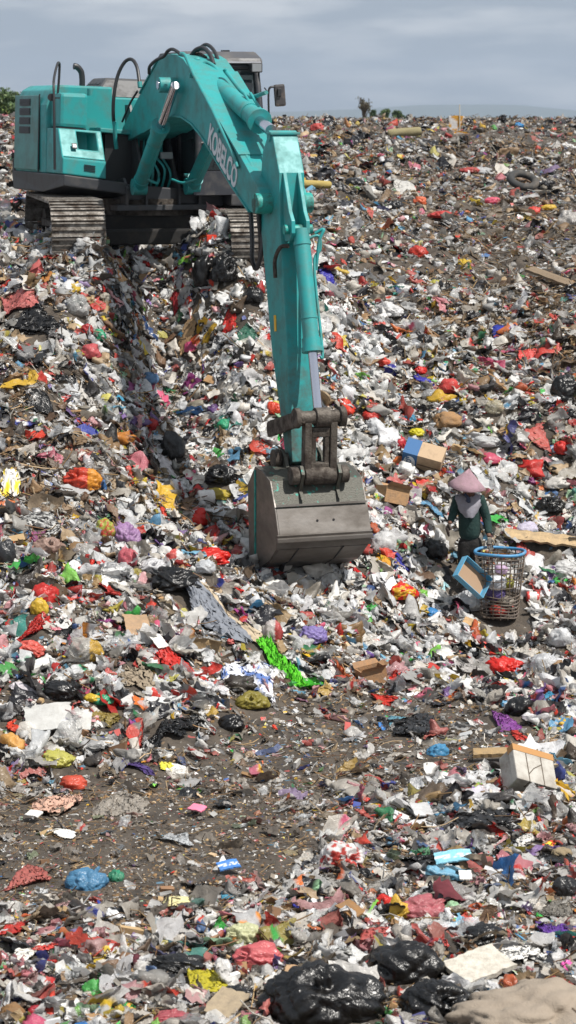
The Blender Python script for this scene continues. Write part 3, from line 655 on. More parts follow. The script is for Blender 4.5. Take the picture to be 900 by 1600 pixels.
# wear strips on the belly
m = MB(); strip(m, [(x, z) for x, z in oc[2:5]][::-1][:2], -WB-.035, WB+.035, .02)
x_, z_ = oc[3]; m.box(x_-.02, x_+.035, -WB-.04, WB+.04, z_-.10, z_-.04); m.build('wear_lip', BK, bucket, .012)
for k in range(3):
    a = oc[4+k] if 4+k < len(oc) else oc[-1]; m = MB(); b = oc[min(5+k, len(oc)-1)]
    strip(m, [(a[0]-.005, a[1]), (b[0]*.9+a[0]*.1, b[1]*.9+a[1]*.1)][::-1], -WB+.01, WB-.01, .018); m.build('wear_plate', BK, bucket)
# weld seams across the wear plates, drain holes
for yy in (-.30, .28):
    m = MB(); m.tube([(oc[i][0]+.02, yy-.02*(i-3), oc[i][1]-.01) for i in range(4, 8)], .011, 6); m.build('weld_seam', BLACK, bucket)
for yy in (-.08, .13):
    x_ = (oc[2][0]+oc[3][0])/2+.012; z_ = (oc[2][1]+oc[3][1])/2; m = MB(); m.cyl((x_-.02, yy, z_), (x_+.006, yy, z_), .014, 10); m.build('drain_hole', BLACK, bucket)
m = MB(); strip(m, [(oc[2][0]+.006, oc[2][1]+.06), (oc[2][0]+.012, oc[2][1]+.035)], -WB, WB, .008); m.build('weld_seam', BK, bucket)
for v in (-.26, .22):
    m = MB(); m.prism([(oc[0][0]-.30, oc[0][1]-.02), (BL[0]-.1, BL[1]+.11), (BL[0]+.05, BL[1]+.13), (BL[0]+.12, BL[1]+.03), (oc[1][0]+.10, oc[1][1]-.12), (oc[2][0]+.008, oc[2][1]+.10), (oc[1][0]-.05, oc[1][1]-.05)], v, v+.045)
    m.prism([(oc[0][0]-.45, oc[0][1]-.1), (oc[0][0]-.44, oc[0][1]+.16), (oc[0][0]-.30, oc[0][1]+.22), (oc[0][0]-.16, oc[0][1]+.14), (oc[0][0]-.05, oc[0][1]-.05)], v, v+.045); m.build('bucket_ear', BKP, bucket, .006)
m = MB(); m.cyl((oc[0][0]-.30, -.34, oc[0][1]+.1), (oc[0][0]-.30, .34, oc[0][1]+.1), .07, 16); m.cyl((oc[0][0]-.30, -.36, oc[0][1]+.1), (oc[0][0]-.30, -.28, oc[0][1]+.1), .12, 16); m.build('arm_pin', RUSTY, EX)
for k in range(5):
    y = -WB+.06+k*(2*WB-.12)/4; z_ = oc[-1][1]; x_ = oc[-1][0]-.33
    m = MB(); m.add([(x_, y-.05, z_-.03), (x_, y+.05, z_-.03), (x_, y-.05, z_+.06), (x_, y+.05, z_+.06), (x_-.2, y-.03, z_+.02), (x_-.2, y+.03, z_+.02)], [(0, 1, 3, 2), (0, 4, 5, 1), (2, 3, 5, 4), (0, 2, 4), (1, 5, 3)]); m.build('tooth', BK, bucket)

# the machine stands a little out of level: tilt the house about its long axis and trim its rear
_T = Matrix.Translation((0, 0, 1.1))@Matrix.Rotation(math.radians(-2.2), 4, 'X')@Matrix.Translation((0, 0, -1.1))
for nm in ('revolving_frame', 'counterweight', 'side_bodywork', 'side_door', 'panel_seam', 'louvre', 'upper_locker', 'locker_seam', 'tool_box', 'vent_slats', 'latch', 'latch_plate', 'engine_bay', 'catwalk', 'valve_bay',
           'engine_hood', 'hood_vent', 'exhaust_pipe', 'filler_cap', 'bolt'):
    for o in bpy.data.objects:
        if o.name.split('.')[0] == nm:
            for v in o.data.vertices:
                x, y, z = v.co
                if y < 0: y *= np.interp(x, [-1.8, 0], [.94, .865]); z += .17*max(0, min(1, (2.6-z)/1.4))*min(1, -y/1.3)
                if x < -1.2: x = -1.2+(x+1.2)*.68
                v.co = _T@Vector((x, y, z))

# ------------------------------------------------------------------ LITTER: template pieces, then placed by the thousand as uncountable ground cover
def fold_sheet(n, m_, w_, h_, k, r, flat=.55):
    X, Y = np.meshgrid(np.linspace(-w_/2, w_/2, n), np.linspace(-h_/2, h_/2, m_)); P = np.stack([X.ravel(), Y.ravel(), np.zeros(n*m_)], -1)
    P += r.normal(0, .02*w_, P.shape)*[1, 1, .8]
    for i in range(k):
        a = r.uniform(0, 6.283); nv = np.array([math.cos(a), math.sin(a), r.normal(0, .45)]); nv /= np.linalg.norm(nv)
        c_ = r.uniform(.02, .33)*w_; d = P@nv-c_; mk = d > 0
        P[mk] -= (d[mk]*r.uniform(1.3, 2.1))[:, None]*nv; P[mk, 2] += r.uniform(.01, .07)*w_
    P -= P.mean(0); P[:, 2] *= flat
    i = np.arange((n-1)*(m_-1)); a = (i//(n-1))*n+i % (n-1); f = np.stack([a, a+1, a+n+1, a+n], -1)
    return P, f, X.ravel()/w_+.5, Y.ravel()/h_+.5
def ico(sub):
    bm = bmesh.new(); bmesh.ops.create_icosphere(bm, subdivisions=sub, radius=1); v = np.array([p.co[:] for p in bm.verts]); f = np.array([[p.index for p in q.verts] for q in bm.faces]); bm.free(); return v, f
def crumple3(P, r, k, amp, f0=2, f1=9):
    rad = np.zeros(len(P)); Q = P+.25*np.sin(P[:, [1, 2, 0]]*r.uniform(2, 4)+r.uniform(0, 6, 3))
    for i in range(k):
        d = r.normal(size=3); d /= np.linalg.norm(d); fr = np.exp(r.uniform(np.log(f0), np.log(f1)))
        rad -= amp*r.uniform(.4, 1)*(f0/fr)**.55*(1-np.abs(np.sin(Q@d*fr+r.uniform(0, 6))))**1.6
    return rad
ICO = {k: ico(k) for k in (1, 2, 3, 4, 5)}
def puff(sub, r, amp=.32, flat=.62):
    v, f = ICO[sub]; P = v*np.array([r.uniform(.85, 1.25), r.uniform(.55, 1), flat*r.uniform(.7, 1.2)])
    P = P*(1+crumple3(v, r, 9, .30, 2, 8))[:, None]
    for i in range(r.integers(1, 4)):
        n = r.normal(size=3); n /= np.linalg.norm(n); c_ = r.uniform(.45, .8); d = P@n-c_; mk = d > 0; P[mk] -= (d[mk]*r.uniform(1., 1.8))[:, None]*n
    for i in range(r.integers(1, 4)):       # pulled-out corners and handles
        n = r.normal(size=3); n[2] = abs(n[2])*.6; n /= np.linalg.norm(n); k = np.clip((v@n-.80)/.2, 0, 1); P += (k**1.4*r.uniform(.3, .9))[:, None]*n
    P += r.normal(0, .03, P.shape)
    P[:, 2] = np.where(P[:, 2] < -.3, -.3+(P[:, 2]+.3)*.3, P[:, 2])
    return P/np.abs(P[:, :2]).max(), f
def bank(kind, n, r):
    B = []
    for i in range(n):
        if kind == 'film': P, f, a, b = fold_sheet(10, 9, 2, r.uniform(1.2, 2.2), r.integers(1, 4), r, .8); P = P+np.stack([.12*np.sin(b*r.uniform(3, 8)), .12*np.sin(a*r.uniform(3, 8)), .8*crumple3(np.stack([a*3, b*3, 0*a], -1), r, 6, .3, 1.5, 6)], -1); P -= P.mean(0); wgt = r.random()*0+np.zeros(len(P))+(np.abs(a-.5) < .12)*(r.random() < .25)
        elif kind == 'filmlo': P, f, a, b = fold_sheet(4, 4, 2, r.uniform(1.2, 2), 3, r, .8); wgt = np.zeros(len(P))
        elif kind == 'flat':
            P, f, a, b = fold_sheet(6, 5, 2, r.uniform(1., 1.8), r.integers(0, 3), r, .35); q = r.integers(0, 4)
            P[:, 2] += .12*np.sin(P[:, 0]*r.uniform(1, 3)+r.uniform(0, 6))
            wgt = [(b > .5), (np.abs(a-.5)+np.abs(b-.5) < .33), (a < .35), (a*0+(r.random(len(a)) < .3))][q].astype(float)
        elif kind == 'strip': P, f, a, b = fold_sheet(12, 2, 2, .22, r.integers(1, 4), r, .7); P[:, 1] += .2*np.sin(P[:, 0]*r.uniform(1, 4)); wgt = np.zeros(len(P))
        elif kind == 'puff': P, f = puff(2, r); wgt = np.zeros(len(P))
        elif kind == 'puffhi': P, f = puff(3, r, .42); wgt = np.zeros(len(P))
        elif kind == 'rag': P, f, a, b = fold_sheet(18, 5, 2, r.uniform(.3, .6), r.integers(1, 3), r, .8); P = P+np.stack([0*a, .25*np.sin(a*r.uniform(3, 7)), .3*crumple3(np.stack([a*4, b*1.5, 0*a], -1), r, 6, .3, 1.5, 6)+.15*np.sin(a*r.uniform(3, 8))], -1); wgt = np.zeros(len(P))
        elif kind == 'clod': P, f = ICO[1]; P = P*r.uniform(.6, 1.1, (len(P), 1))*[1, .8, .5]; wgt = np.zeros(len(P))
        elif kind == 'twig':
            t = np.linspace(-1, 1, 4); bend = r.normal(0, .12, (4, 2)); a = np.arange(3)*2.094
            P = np.array([[t[j], bend[j, 0]+.035*math.cos(x), bend[j, 1]+.035*math.sin(x)] for j in range(4) for x in a]); f = np.array([[j*3+k, j*3+(k+1) % 3, j*3+3+(k+1) % 3, j*3+3+k] for j in range(3) for k in range(3)]); wgt = np.zeros(12)
        elif kind == 'leaf': P, f, a, b = fold_sheet(4, 3, 2, .8, 1, r, .8); wgt = np.zeros(len(P))
        elif kind == 'cup':
            rr = [(0, .55), (.25, .55), (.9, .4), (1.25, .42), (1.5, .17), (1.75, .17)] if i % 2 else [(0, .45), (.02, .45), (.9, .62), (.92, .58), (.1, .40), (.08, .0)]
            a = np.arange(8)*math.pi/4; P = np.array([[z-.8, q*math.cos(x), q*math.sin(x)] for z, q in rr for x in a]); P *= 1+r.normal(0, .05, P.shape); f = np.array([[j*8+k, j*8+(k+1) % 8, j*8+8+(k+1) % 8, j*8+8+k] for j in range(5) for k in range(8)]); wgt = ((P[:, 0] > -.3) & (P[:, 0] < .2)).astype(float)
        elif kind == 'chunk':
            P = np.array([[x, y, z] for z in (-.12, .12) for y in (-.7, .7) for x in (-1, 1)], float)*[1, r.uniform(.5, 1), r.uniform(.3, 2.5)]; P += r.normal(0, .06, P.shape)
            f = np.array([(0, 2, 3, 1), (4, 5, 7, 6), (0, 1, 5, 4), (2, 6, 7, 3), (0, 4, 6, 2), (1, 3, 7, 5)]); wgt = np.zeros(8)
        B.append((P, f, wgt))
    return B
def litter_mat(name, rough, trans=.0, bump=0.0, spec=.5, alpha=1.0, vary=.25):
    m = bpy.data.materials.new(name); m.use_nodes = True; nt = m.node_tree; Lk = nt.links.new; b = nt.nodes['Principled BSDF']; o = nt.nodes['Material Output']
    at_ = N(nt, 'ShaderNodeAttribute'); at_.attribute_name = 'tint'
    geo = N(nt, 'ShaderNodeNewGeometry'); no = N(nt, 'ShaderNodeTexNoise'); no.inputs['Scale'].default_value = 16; no.inputs['Detail'].default_value = 5; no.inputs['Roughness'].default_value = .7
    mr = N(nt, 'ShaderNodeMapRange'); mr.inputs[1].default_value = .35; mr.inputs[2].default_value = .7; mr.inputs[3].default_value = 0; mr.inputs[4].default_value = vary
    mx = N(nt, 'ShaderNodeMix', data_type='RGBA'); mx.inputs[7].default_value = (.16, .13, .10, 1)
    Lk(geo.outputs['Position'], no.inputs['Vector']); Lk(no.outputs['Fac'], mr.inputs[0]); Lk(mr.outputs[0], mx.inputs[0]); Lk(at_.outputs['Color'], mx.inputs[6]); Lk(mx.outputs[2], b.inputs['Base Color'])
    b.inputs['Roughness'].default_value = rough; b.inputs['Specular IOR Level'].default_value = spec
    if bump:
        n2 = N(nt, 'ShaderNodeTexNoise'); n2.inputs['Scale'].default_value = 15; n2.inputs['Detail'].default_value = 3; n2.inputs['Distortion'].default_value = 1.5
        bp = N(nt, 'ShaderNodeBump'); bp.inputs['Strength'].default_value = bump; bp.inputs['Distance'].default_value = .03; Lk(geo.outputs['Position'], n2.inputs['Vector']); 
        sb = N(nt, 'ShaderNodeMath', operation='SUBTRACT'); sb.inputs[1].default_value = .5; ab = N(nt, 'ShaderNodeMath', operation='ABSOLUTE'); pw = N(nt, 'ShaderNodeMath', operation='POWER'); pw.inputs[1].default_value = .6
        Lk(n2.outputs['Fac'], sb.inputs[0]); Lk(sb.outputs[0], ab.inputs[0]); Lk(ab.outputs[0], pw.inputs[0]); Lk(pw.outputs[0], bp.inputs['Height']); Lk(bp.outputs[0], b.inputs['Normal'])
    last = b.outputs[0]
    if trans:
        tr = N(nt, 'ShaderNodeBsdfTranslucent'); ms = N(nt, 'ShaderNodeMixShader'); ms.inputs[0].default_value = trans; Lk(mx.outputs[2], tr.inputs[0]); Lk(last, ms.inputs[1]); Lk(tr.outputs[0], ms.inputs[2]); last = ms.outputs[0]
    if alpha < 1:
        tp = N(nt, 'ShaderNodeBsdfTransparent'); ms = N(nt, 'ShaderNodeMixShader'); ms.inputs[0].default_value = alpha; Lk(tp.outputs[0], ms.inputs[1]); Lk(last, ms.inputs[2]); last = ms.outputs[0]
    Lk(last, o.inputs[0]); return m
M_FILM = litter_mat('thin_plastic_film', .36, .28, .4, vary=.32); M_BLACKBAG = litter_mat('black_plastic_film', .30, 0, .3, .5, vary=.04); M_PAPER = litter_mat('paper_and_card', .8, .08, .15, .3)
M_CLEAR = litter_mat('clear_plastic_film', .2, .12, .6, .7, .62, vary=.12); M_ORG = litter_mat('twigs_and_soil', .93, 0, 0, .2, vary=.4); M_WRAP = litter_mat('printed_wrapper', .36, .0, .4, .5, vary=.2)
def C3(*h):
    o = []
    for s in h:
        c_ = np.array([int(s[i:i+2], 16)/255 for i in (0, 2, 4)]); o.append(np.where(c_ < .04045, c_/12.92, ((c_+.055)/1.055)**2.4))
    return np.array(o)
PAL = {
 'white': C3('ebebea', 'e4e4e2', 'efeeea', 'd8dadc', 'cccecf', 'e0dad0', 'e6e6e8'),
 'grey': C3('a6a6a4', 'b8b6b1', '8f9194', 'aea99f', '86847f', 'c4beb4', '9d968a'),
 'red': C3('c32420', 'a81c1c', 'd6362c', 'b84a42', 'c2605c', 'd43a24'), 'pink': C3('d07a86', 'c89096', 'cf5a7c', 'e0a8ac'),
 'blue': C3('2f6fae', '2c3f9c', '5b9cc4', '24508c', '76b0cc', '3a4a8c'), 'green': C3('1e8a5c', '3fae4c', '2f7a50', '7cc04c', '3c8f84', '9cc8a0'),
 'yellow': C3('dcc02c', 'c8a834', 'd8d06c', 'a89a34', 'e0b428'), 'orange': C3('d8702c', 'dc8c34', 'c45828'), 'purple': C3('6c4c96', '8c6cae', 'a48cc0', '5c3c78', '9c3c84'),
 'brown': C3('9c7c58', 'a8845c', '84644a', 'b49870', '6c4f38', 'c0a684'), 'org': C3('4c3c2e', '5c4a38', '3c3026', '6c5844', '7a684f', '2e261f', '8a7a62', '9c8058', '8a6c48'), 'black': C3('1c1c1e', '151517', '26262a', '303034')}
def pick(names, probs, n, r):
    k = r.choice(len(names), n, p=np.array(probs)/sum(probs)); o = np.empty((n, 3))
    for i, nm in enumerate(names):
        mk = k == i; o[mk] = PAL[nm][r.integers(0, len(PAL[nm]), mk.sum())]
    return o*r.uniform(.72, 1.12, (n, 1))
KEEP = []      # (x, y, radius) kept clear for single things
def scatter(label, name, cat, kind, mt, nb, pos, size, col, col2=None, smooth_=True, up=.9, tilt=.45, lift=.25, r=rng):
    B = bank(kind, nb, r); n = len(pos)
    if n == 0: return
    idx = r.integers(0, nb, n); e = .12
    hx = H(pos[:, 0]+e, pos[:, 1]); hy = H(pos[:, 0], pos[:, 1]+e); h0 = H(pos[:, 0], pos[:, 1])
    nrm = np.stack([-(hx-h0)/e, -(hy-h0)/e, np.ones(n)], -1); nrm += r.normal(0, tilt, (n, 3)); nrm /= np.linalg.norm(nrm, axis=1)[:, None]
    a = r.uniform(0, 6.283, n); t = np.stack([np.cos(a), np.sin(a), np.zeros(n)], -1); t -= nrm*(t*nrm).sum(1)[:, None]; t /= np.linalg.norm(t, axis=1)[:, None]; b = np.cross(nrm, t)
    R = np.stack([t, b, nrm], -1)*size[:, None, None]
    z = h0+size*r.uniform(-.05, lift, n)
    V, Fc, Cc = [], [], []; off = 0
    for k in range(nb):
        mk = np.where(idx == k)[0]
        if len(mk) == 0: continue
        P, f, wg = B[k]; v = np.einsum('nij,kj->nki', R[mk], P); v[:, :, 0] += pos[mk, 0, None]; v[:, :, 1] += pos[mk, 1, None]; v[:, :, 2] += z[mk, None]
        V.append(v.reshape(-1, 3)); Fc.append((f[None]+(np.arange(len(mk))*len(P))[:, None, None]).reshape(-1, f.shape[1])+off); off += len(mk)*len(P)
        c1 = col[mk][:, None, :]; c2 = (col2 if col2 is not None else col)[mk][:, None, :]; c_ = c1*(1-wg[None, :, None])+c2*wg[None, :, None]
        Cc.append(np.concatenate([c_, np.ones(c_.shape[:2]+(1,))], -1).reshape(-1, 4))
    o = fast_mesh(name, np.concatenate(V), np.concatenate(Fc), mt, smooth_, np.concatenate(Cc))
    tag(o, label, cat, kind='stuff'); return o
def clear_of(pos):
    ok = np.ones(len(pos), bool)
    for x, y, r_ in KEEP: ok &= ((pos[:, 0]-x)**2+(pos[:, 1]-y)**2) > r_*r_
    return ok
def sample(n, y0, y1, r=rng, p=1.0):
    """random spots, denser where near"""
    u = r.random(int(n)); y = y0+(y1-y0)*u**p; wdt = y*.145+1.1; x = r.uniform(-1, 1, int(n))*wdt
    pos = np.stack([x, y], -1); return pos[clear_of(pos)]
def zones(pos):
    px, py = proj(pos[:, 0], pos[:, 1], base_h(pos[:, 0], pos[:, 1]))
    d = dirtmask(px, py)
    # older, browner rubbish: upper right slope and lower left face
    n = fbm(pos[:, 0]*.45, pos[:, 1]*.45, 77, 4)
    o = .8*np.exp(-(((px-700)/210)**2+((py-470)/110)**2))+.75*np.exp(-(((px-70)/110)**2+((py-740)/130)**2))+.45*smooth(500, 300, py)*smooth(430, 520, px)+.35*smooth(620, 860, px)*smooth(700, 500, py)
    o = np.clip(o+n*.6+.2+.25*smooth(420, 300, py), 0, 1)
    fresh = np.clip(1.0*np.exp(-(((px-560)/150)**2+((py-620)/220)**2))+.7*np.exp(-(((px-480)/330)**2+((py-930)/110)**2))+.7*np.exp(-(((px-380)/150)**2+((py-560)/200)**2)), 0, 1)
    o = np.clip(o*(1-fresh*.9), 0, 1)
    fg = smooth(1180, 1350, py)
    return px, py, d, o, fresh, fg
def run_litter(Q=1.0):
    r = rng
    def mk(n, y0, y1, p=1.0): pos = sample(n*Q, y0, y1, r, p); return (pos,)+zones(pos)
    bands = [(11.0, 21, 1.0, .052), (21, 28.5, 1.0, .062), (28.5, 38, 1.0, .066), (38, 60, .85, .067), (60, 104, .8, .076)]
    names = ['white', 'grey', 'red', 'pink', 'blue', 'green', 'yellow', 'orange', 'purple', 'brown', 'black', 'org']
    pf = [.33, .25, .072, .040, .032, .024, .022, .014, .011, .05, .055, .045]
    po = [.19, .27, .05, .022, .022, .015, .015, .01, .01, .12, .09, .22]
    S = {k: [] for k in ('rag', 'puffhi', 'film', 'filmlo', 'flat', 'strip', 'puff', 'clod', 'twig', 'leaf', 'cup', 'chunk', 'black', 'clear')}
    N_ = {'rag': (1600, 1800, 3600, 1500, 0), 'puffhi': (1300, 2600, 4600, 0, 0), 'film': (7500, 8500, 14000, 2500, 0), 'filmlo': (800, 900, 1500, 23000, 27000), 'flat': (4500, 3800, 5000, 4000, 4000), 'strip': (3000, 2500, 4500, 4000, 1500), 'puff': (300, 500, 900, 4800, 5500),
          'clod': (11000, 8000, 12000, 5500, 2500), 'twig': (3800, 4500, 17000, 12000, 6000), 'leaf': (21000, 15000, 11000, 4000, 0), 'cup': (350, 500, 900, 350, 0), 'chunk': (450, 500, 900, 700, 400), 'black': (350, 700, 1300, 1300, 2000), 'clear': (1600, 1900, 2600, 800, 0)}
    for bi, (y0, y1, p, s0) in enumerate(bands):
        for k in S:
            n = N_[k][bi]*(1.45 if bi == 0 else 1)
            if n == 0: continue
            pos, px, py, d, o, fr, fg = mk(n, y0, y1, p); u = r.random(len(pos))
            if k in ('film', 'puff', 'puffhi', 'rag', 'clear', 'black', 'cup', 'filmlo'): keep = u < (1-.80*d)*(1-(.5 if bi < 3 else .1)*o)*(1-(.35 if k in ('puff', 'puffhi') else .30)*fg)
            elif k in ('flat', 'chunk', 'strip'): keep = u < (1-.5*d)*(1-.25*o)
            elif k in ('twig', 'clod'): keep = u < np.clip(.14+1.0*o+.5*d+.25*fg, 0, 1)
            else: keep = u < np.clip(.35+.6*o+.3*d+.5*fg, 0, 1)*(1-.05*d)
            pos, d, o, fr, fg = pos[keep], d[keep], o[keep], fr[keep], fg[keep]; n = len(pos)
            sz = s0*np.exp(np.clip(r.normal(0, .55, n), -1.2, 1.0 if k in ('film', 'clear', 'rag', 'puffhi') else .7))*{'rag': 1.9, 'puffhi': 1.4, 'film': 1.4, 'filmlo': 1.0, 'flat': .62, 'strip': 1.3, 'puff': 1.35, 'clod': .5, 'twig': 2.0, 'leaf': .42, 'cup': .55, 'chunk': 1.0, 'black': 1.8, 'clear': 1.5}[k]
            sz *= (1-.38*d)*(.9-.06*o)
            c1 = pick(names, pf, n, r); c2 = pick(names, po, n, r); c = np.where((r.random(n) < o)[:, None], c2, c1)
            wh = (r.random(n) < fr*.42); c[wh] = pick(['white'], [1], wh.sum(), r)
            # trodden pieces carry the colour of the soil
            soil = np.clip(.5*d+.28*fg+.34*o+r.normal(-.03, .14, n), 0, .85)[:, None]; c = c*(1-soil)+np.array([.17, .145, .12])*soil
            if k in ('twig', 'clod'): c = pick(['org', 'brown', 'grey'], [.74, .2, .06], n, r)
            if k == 'leaf': c = pick(['org', 'brown', 'grey', 'white', 'red', 'blue', 'yellow'], [.34, .2, .24, .12, .04, .03, .03], n, r)
            if k == 'chunk': c = pick(['brown', 'white', 'grey', 'red', 'blue'], [.5, .22, .18, .05, .05], n, r)
            if k == 'black': c = pick(['black'], [1], n, r)
            if k == 'clear': c = pick(['white'], [1], n, r)
            cc = pick(names, [.35, .1, .18, .06, .1, .08, .08, .03, .03, 0, .05, 0], n, r)
            S[k].append((pos, sz, c, cc))
    def cat_(k): return [np.concatenate([q[i] for q in S[k]]) for i in range(4)]
    T = [('rag', 'twisted_rags', 'long twisted strips of bag and cloth tangled across the heap', 'rags', M_FILM, 40, True, .45, .5),
         ('puffhi', 'small_filled_bags', 'small filled and half empty plastic bags heaped together', 'bag litter', M_FILM, 60, True, .5, .35),
         ('film', 'plastic_bag_scraps', 'crumpled carrier bag scraps of every colour strewn all over the heap', 'plastic litter', M_FILM, 60, True, .45, .45),
         ('filmlo', 'film_scraps', 'small folded pieces of plastic film scattered between the larger bags', 'plastic litter', M_FILM, 24, False, .6, .4),
         ('flat', 'wrapper_litter', 'small printed packets and wrappers lying flat among the rubbish', 'wrapper litter', M_WRAP, 30, False, .35, .25),
         ('strip', 'shredded_strips', 'torn narrow plastic strips tangled through the rubbish', 'shredded litter', M_FILM, 20, True, .4, .5),
         ('puff', 'balled_up_bags', 'small balled up knotted bags wedged in the heap', 'bag litter', M_FILM, 40, True, .5, .3),
         ('clod', 'soil_crumbs', 'dark crumbs of soil and rotten matter between the rubbish', 'soil crumbs', M_ORG, 12, False, .5, .1),
         ('twig', 'twigs', 'brown twigs and stalks matted into the older rubbish', 'twigs', M_ORG, 16, True, .35, .5),
         ('leaf', 'fine_debris', 'fine flakes of paper, leaf and plastic trodden into the ground', 'debris', M_PAPER, 20, False, .35, .15),
         ('cup', 'cup_and_bottle_litter', 'small crushed cups and bottles mixed through the heap', 'bottle litter', M_WRAP, 8, True, .9, .5),
         ('chunk', 'card_and_foam_scraps', 'broken bits of cardboard and foam poking out of the heap', 'card litter', M_PAPER, 14, False, .8, .4),
         ('black', 'black_bag_scraps', 'glossy black bag pieces spread through the heap', 'bag litter', M_BLACKBAG, 16, False, .5, .35),
         ('clear', 'clear_film_scraps', 'see-through plastic film pieces lying over the rubbish', 'plastic litter', M_CLEAR, 20, True, .5, .45)]
    for k, nm, lab, ct, mt, nb, sm, tilt, lift in T:
        pos, sz, c, cc = cat_(k); kk = 'film' if k in ('black', 'clear') else k
        scatter(lab, nm, ct, kk, mt, nb, pos, sz, c, cc, sm, tilt=tilt, lift=lift)

# ------------------------------------------------------------------ SINGLE THINGS LYING ON THE HEAP
IR = np.random.default_rng(29)
def rgb(h): return C3(h)[0]
M_CLOTH = litter_mat('woven_cloth', .88, .05, .3, .2, vary=.2); M_FOAM = litter_mat('white_foam', .75, 0, .25, .3, vary=.6); M_CARD = litter_mat('cardboard', .85, 0, .3, .2, vary=.55); M_HARD = litter_mat('hard_plastic', .35, 0, .05, .5, vary=.25); M_WOOD = litter_mat('weathered_wood', .9, 0, .5, .1, vary=.5)
BRIGHT = litter_mat('bright_bag_film', .3, .32, .4, .5, vary=.18)
MT = {'film': M_FILM, 'bright': BRIGHT, 'black': M_BLACKBAG, 'clear': M_CLEAR, 'cloth': M_CLOTH, 'paper': M_PAPER, 'foam': M_FOAM, 'card': M_CARD, 'hard': M_HARD, 'wood': M_WOOD, 'wrap': M_WRAP}
def tints(n, c1, c2=None, w_=None):
    c = np.repeat(np.array(c1)[None], n, 0)
    if c2 is not None: c = c*(1-w_[:, None])+np.array(c2)[None]*w_[:, None]
    return np.concatenate([c, np.ones((n, 1))], -1)
def bag_verts(r, sub=4, knot=True, amp=.13, lumps=True, black=False):
    v, f = ICO[sub]; v = v.copy(); kd = np.array([r.normal(0, .9), r.normal(0, .5)-.3, .7]); kd /= np.linalg.norm(kd)
    rad = np.ones(len(v))
    for i in range(7):      # bulging contents
        d = r.normal(size=3); d /= np.linalg.norm(d); rad += r.uniform(-.10, .2)*np.exp(-(((v-d)**2).sum(1))/r.uniform(.2, .5))
    rad += crumple3(v, r, 14, amp, 2, 11 if black else 13)
    ct = v@kd; e1 = np.cross(kd, [0, 1, .2]); e1 /= np.linalg.norm(e1); e2 = np.cross(kd, e1); th = np.arctan2(v@e2, v@e1)
    near = np.clip((ct+.2)/1.1, 0, 1)**1.5
    if knot:
        k = r.integers(22, 34) if black else r.integers(14, 22); wv = np.abs(np.sin(th*k/2+1.1*np.sin(th*3+r.uniform(0, 6))+.8*np.sin(ct*5)))
        rad -= (.13 if black else .10)*near**(.6 if black else 1)*(1-wv)**1.4*(.55+.45*np.sin(th*2+r.uniform(0, 6)))
        nk = smooth(.86, .97, ct); rad = rad*(1-.30*nk)                     # gathered neck
        tip = smooth(.965, 1.0, ct); rad += .42*tip*(.6+.5*np.sin(th*2+1))
    P = v*rad[:, None]
    P += kd*(.12*smooth(.6, .9, ct))[:, None]
    return P, f
def rotz(P, a): c_, s_ = math.cos(a), math.sin(a); return np.stack([P[:, 0]*c_-P[:, 1]*s_, P[:, 0]*s_+P[:, 1]*c_, P[:, 2]], -1)
def pat_w(pat, a, b, r):
    if pat == 'zebra': return (np.sin((a*9+.8*np.sin(b*5)+.4*np.sin(a*9))*2*math.pi) > .05).astype(float)
    if pat == 'patch': return ((np.abs(a-.5) < .22) & (np.abs(b-.5) < .28)).astype(float)
    if pat == 'edge': return (b > .72).astype(float)
    if pat == 'half': return (a > .55).astype(float)
    if pat == 'spots': return (vn(a*9, b*9, 5) > .25).astype(float)
    if pat == 'print': return ((np.abs(b-.5) < .18) & (vn(a*14, b*7, 8) > -.1)).astype(float)
    return a*0
ITEMS = []
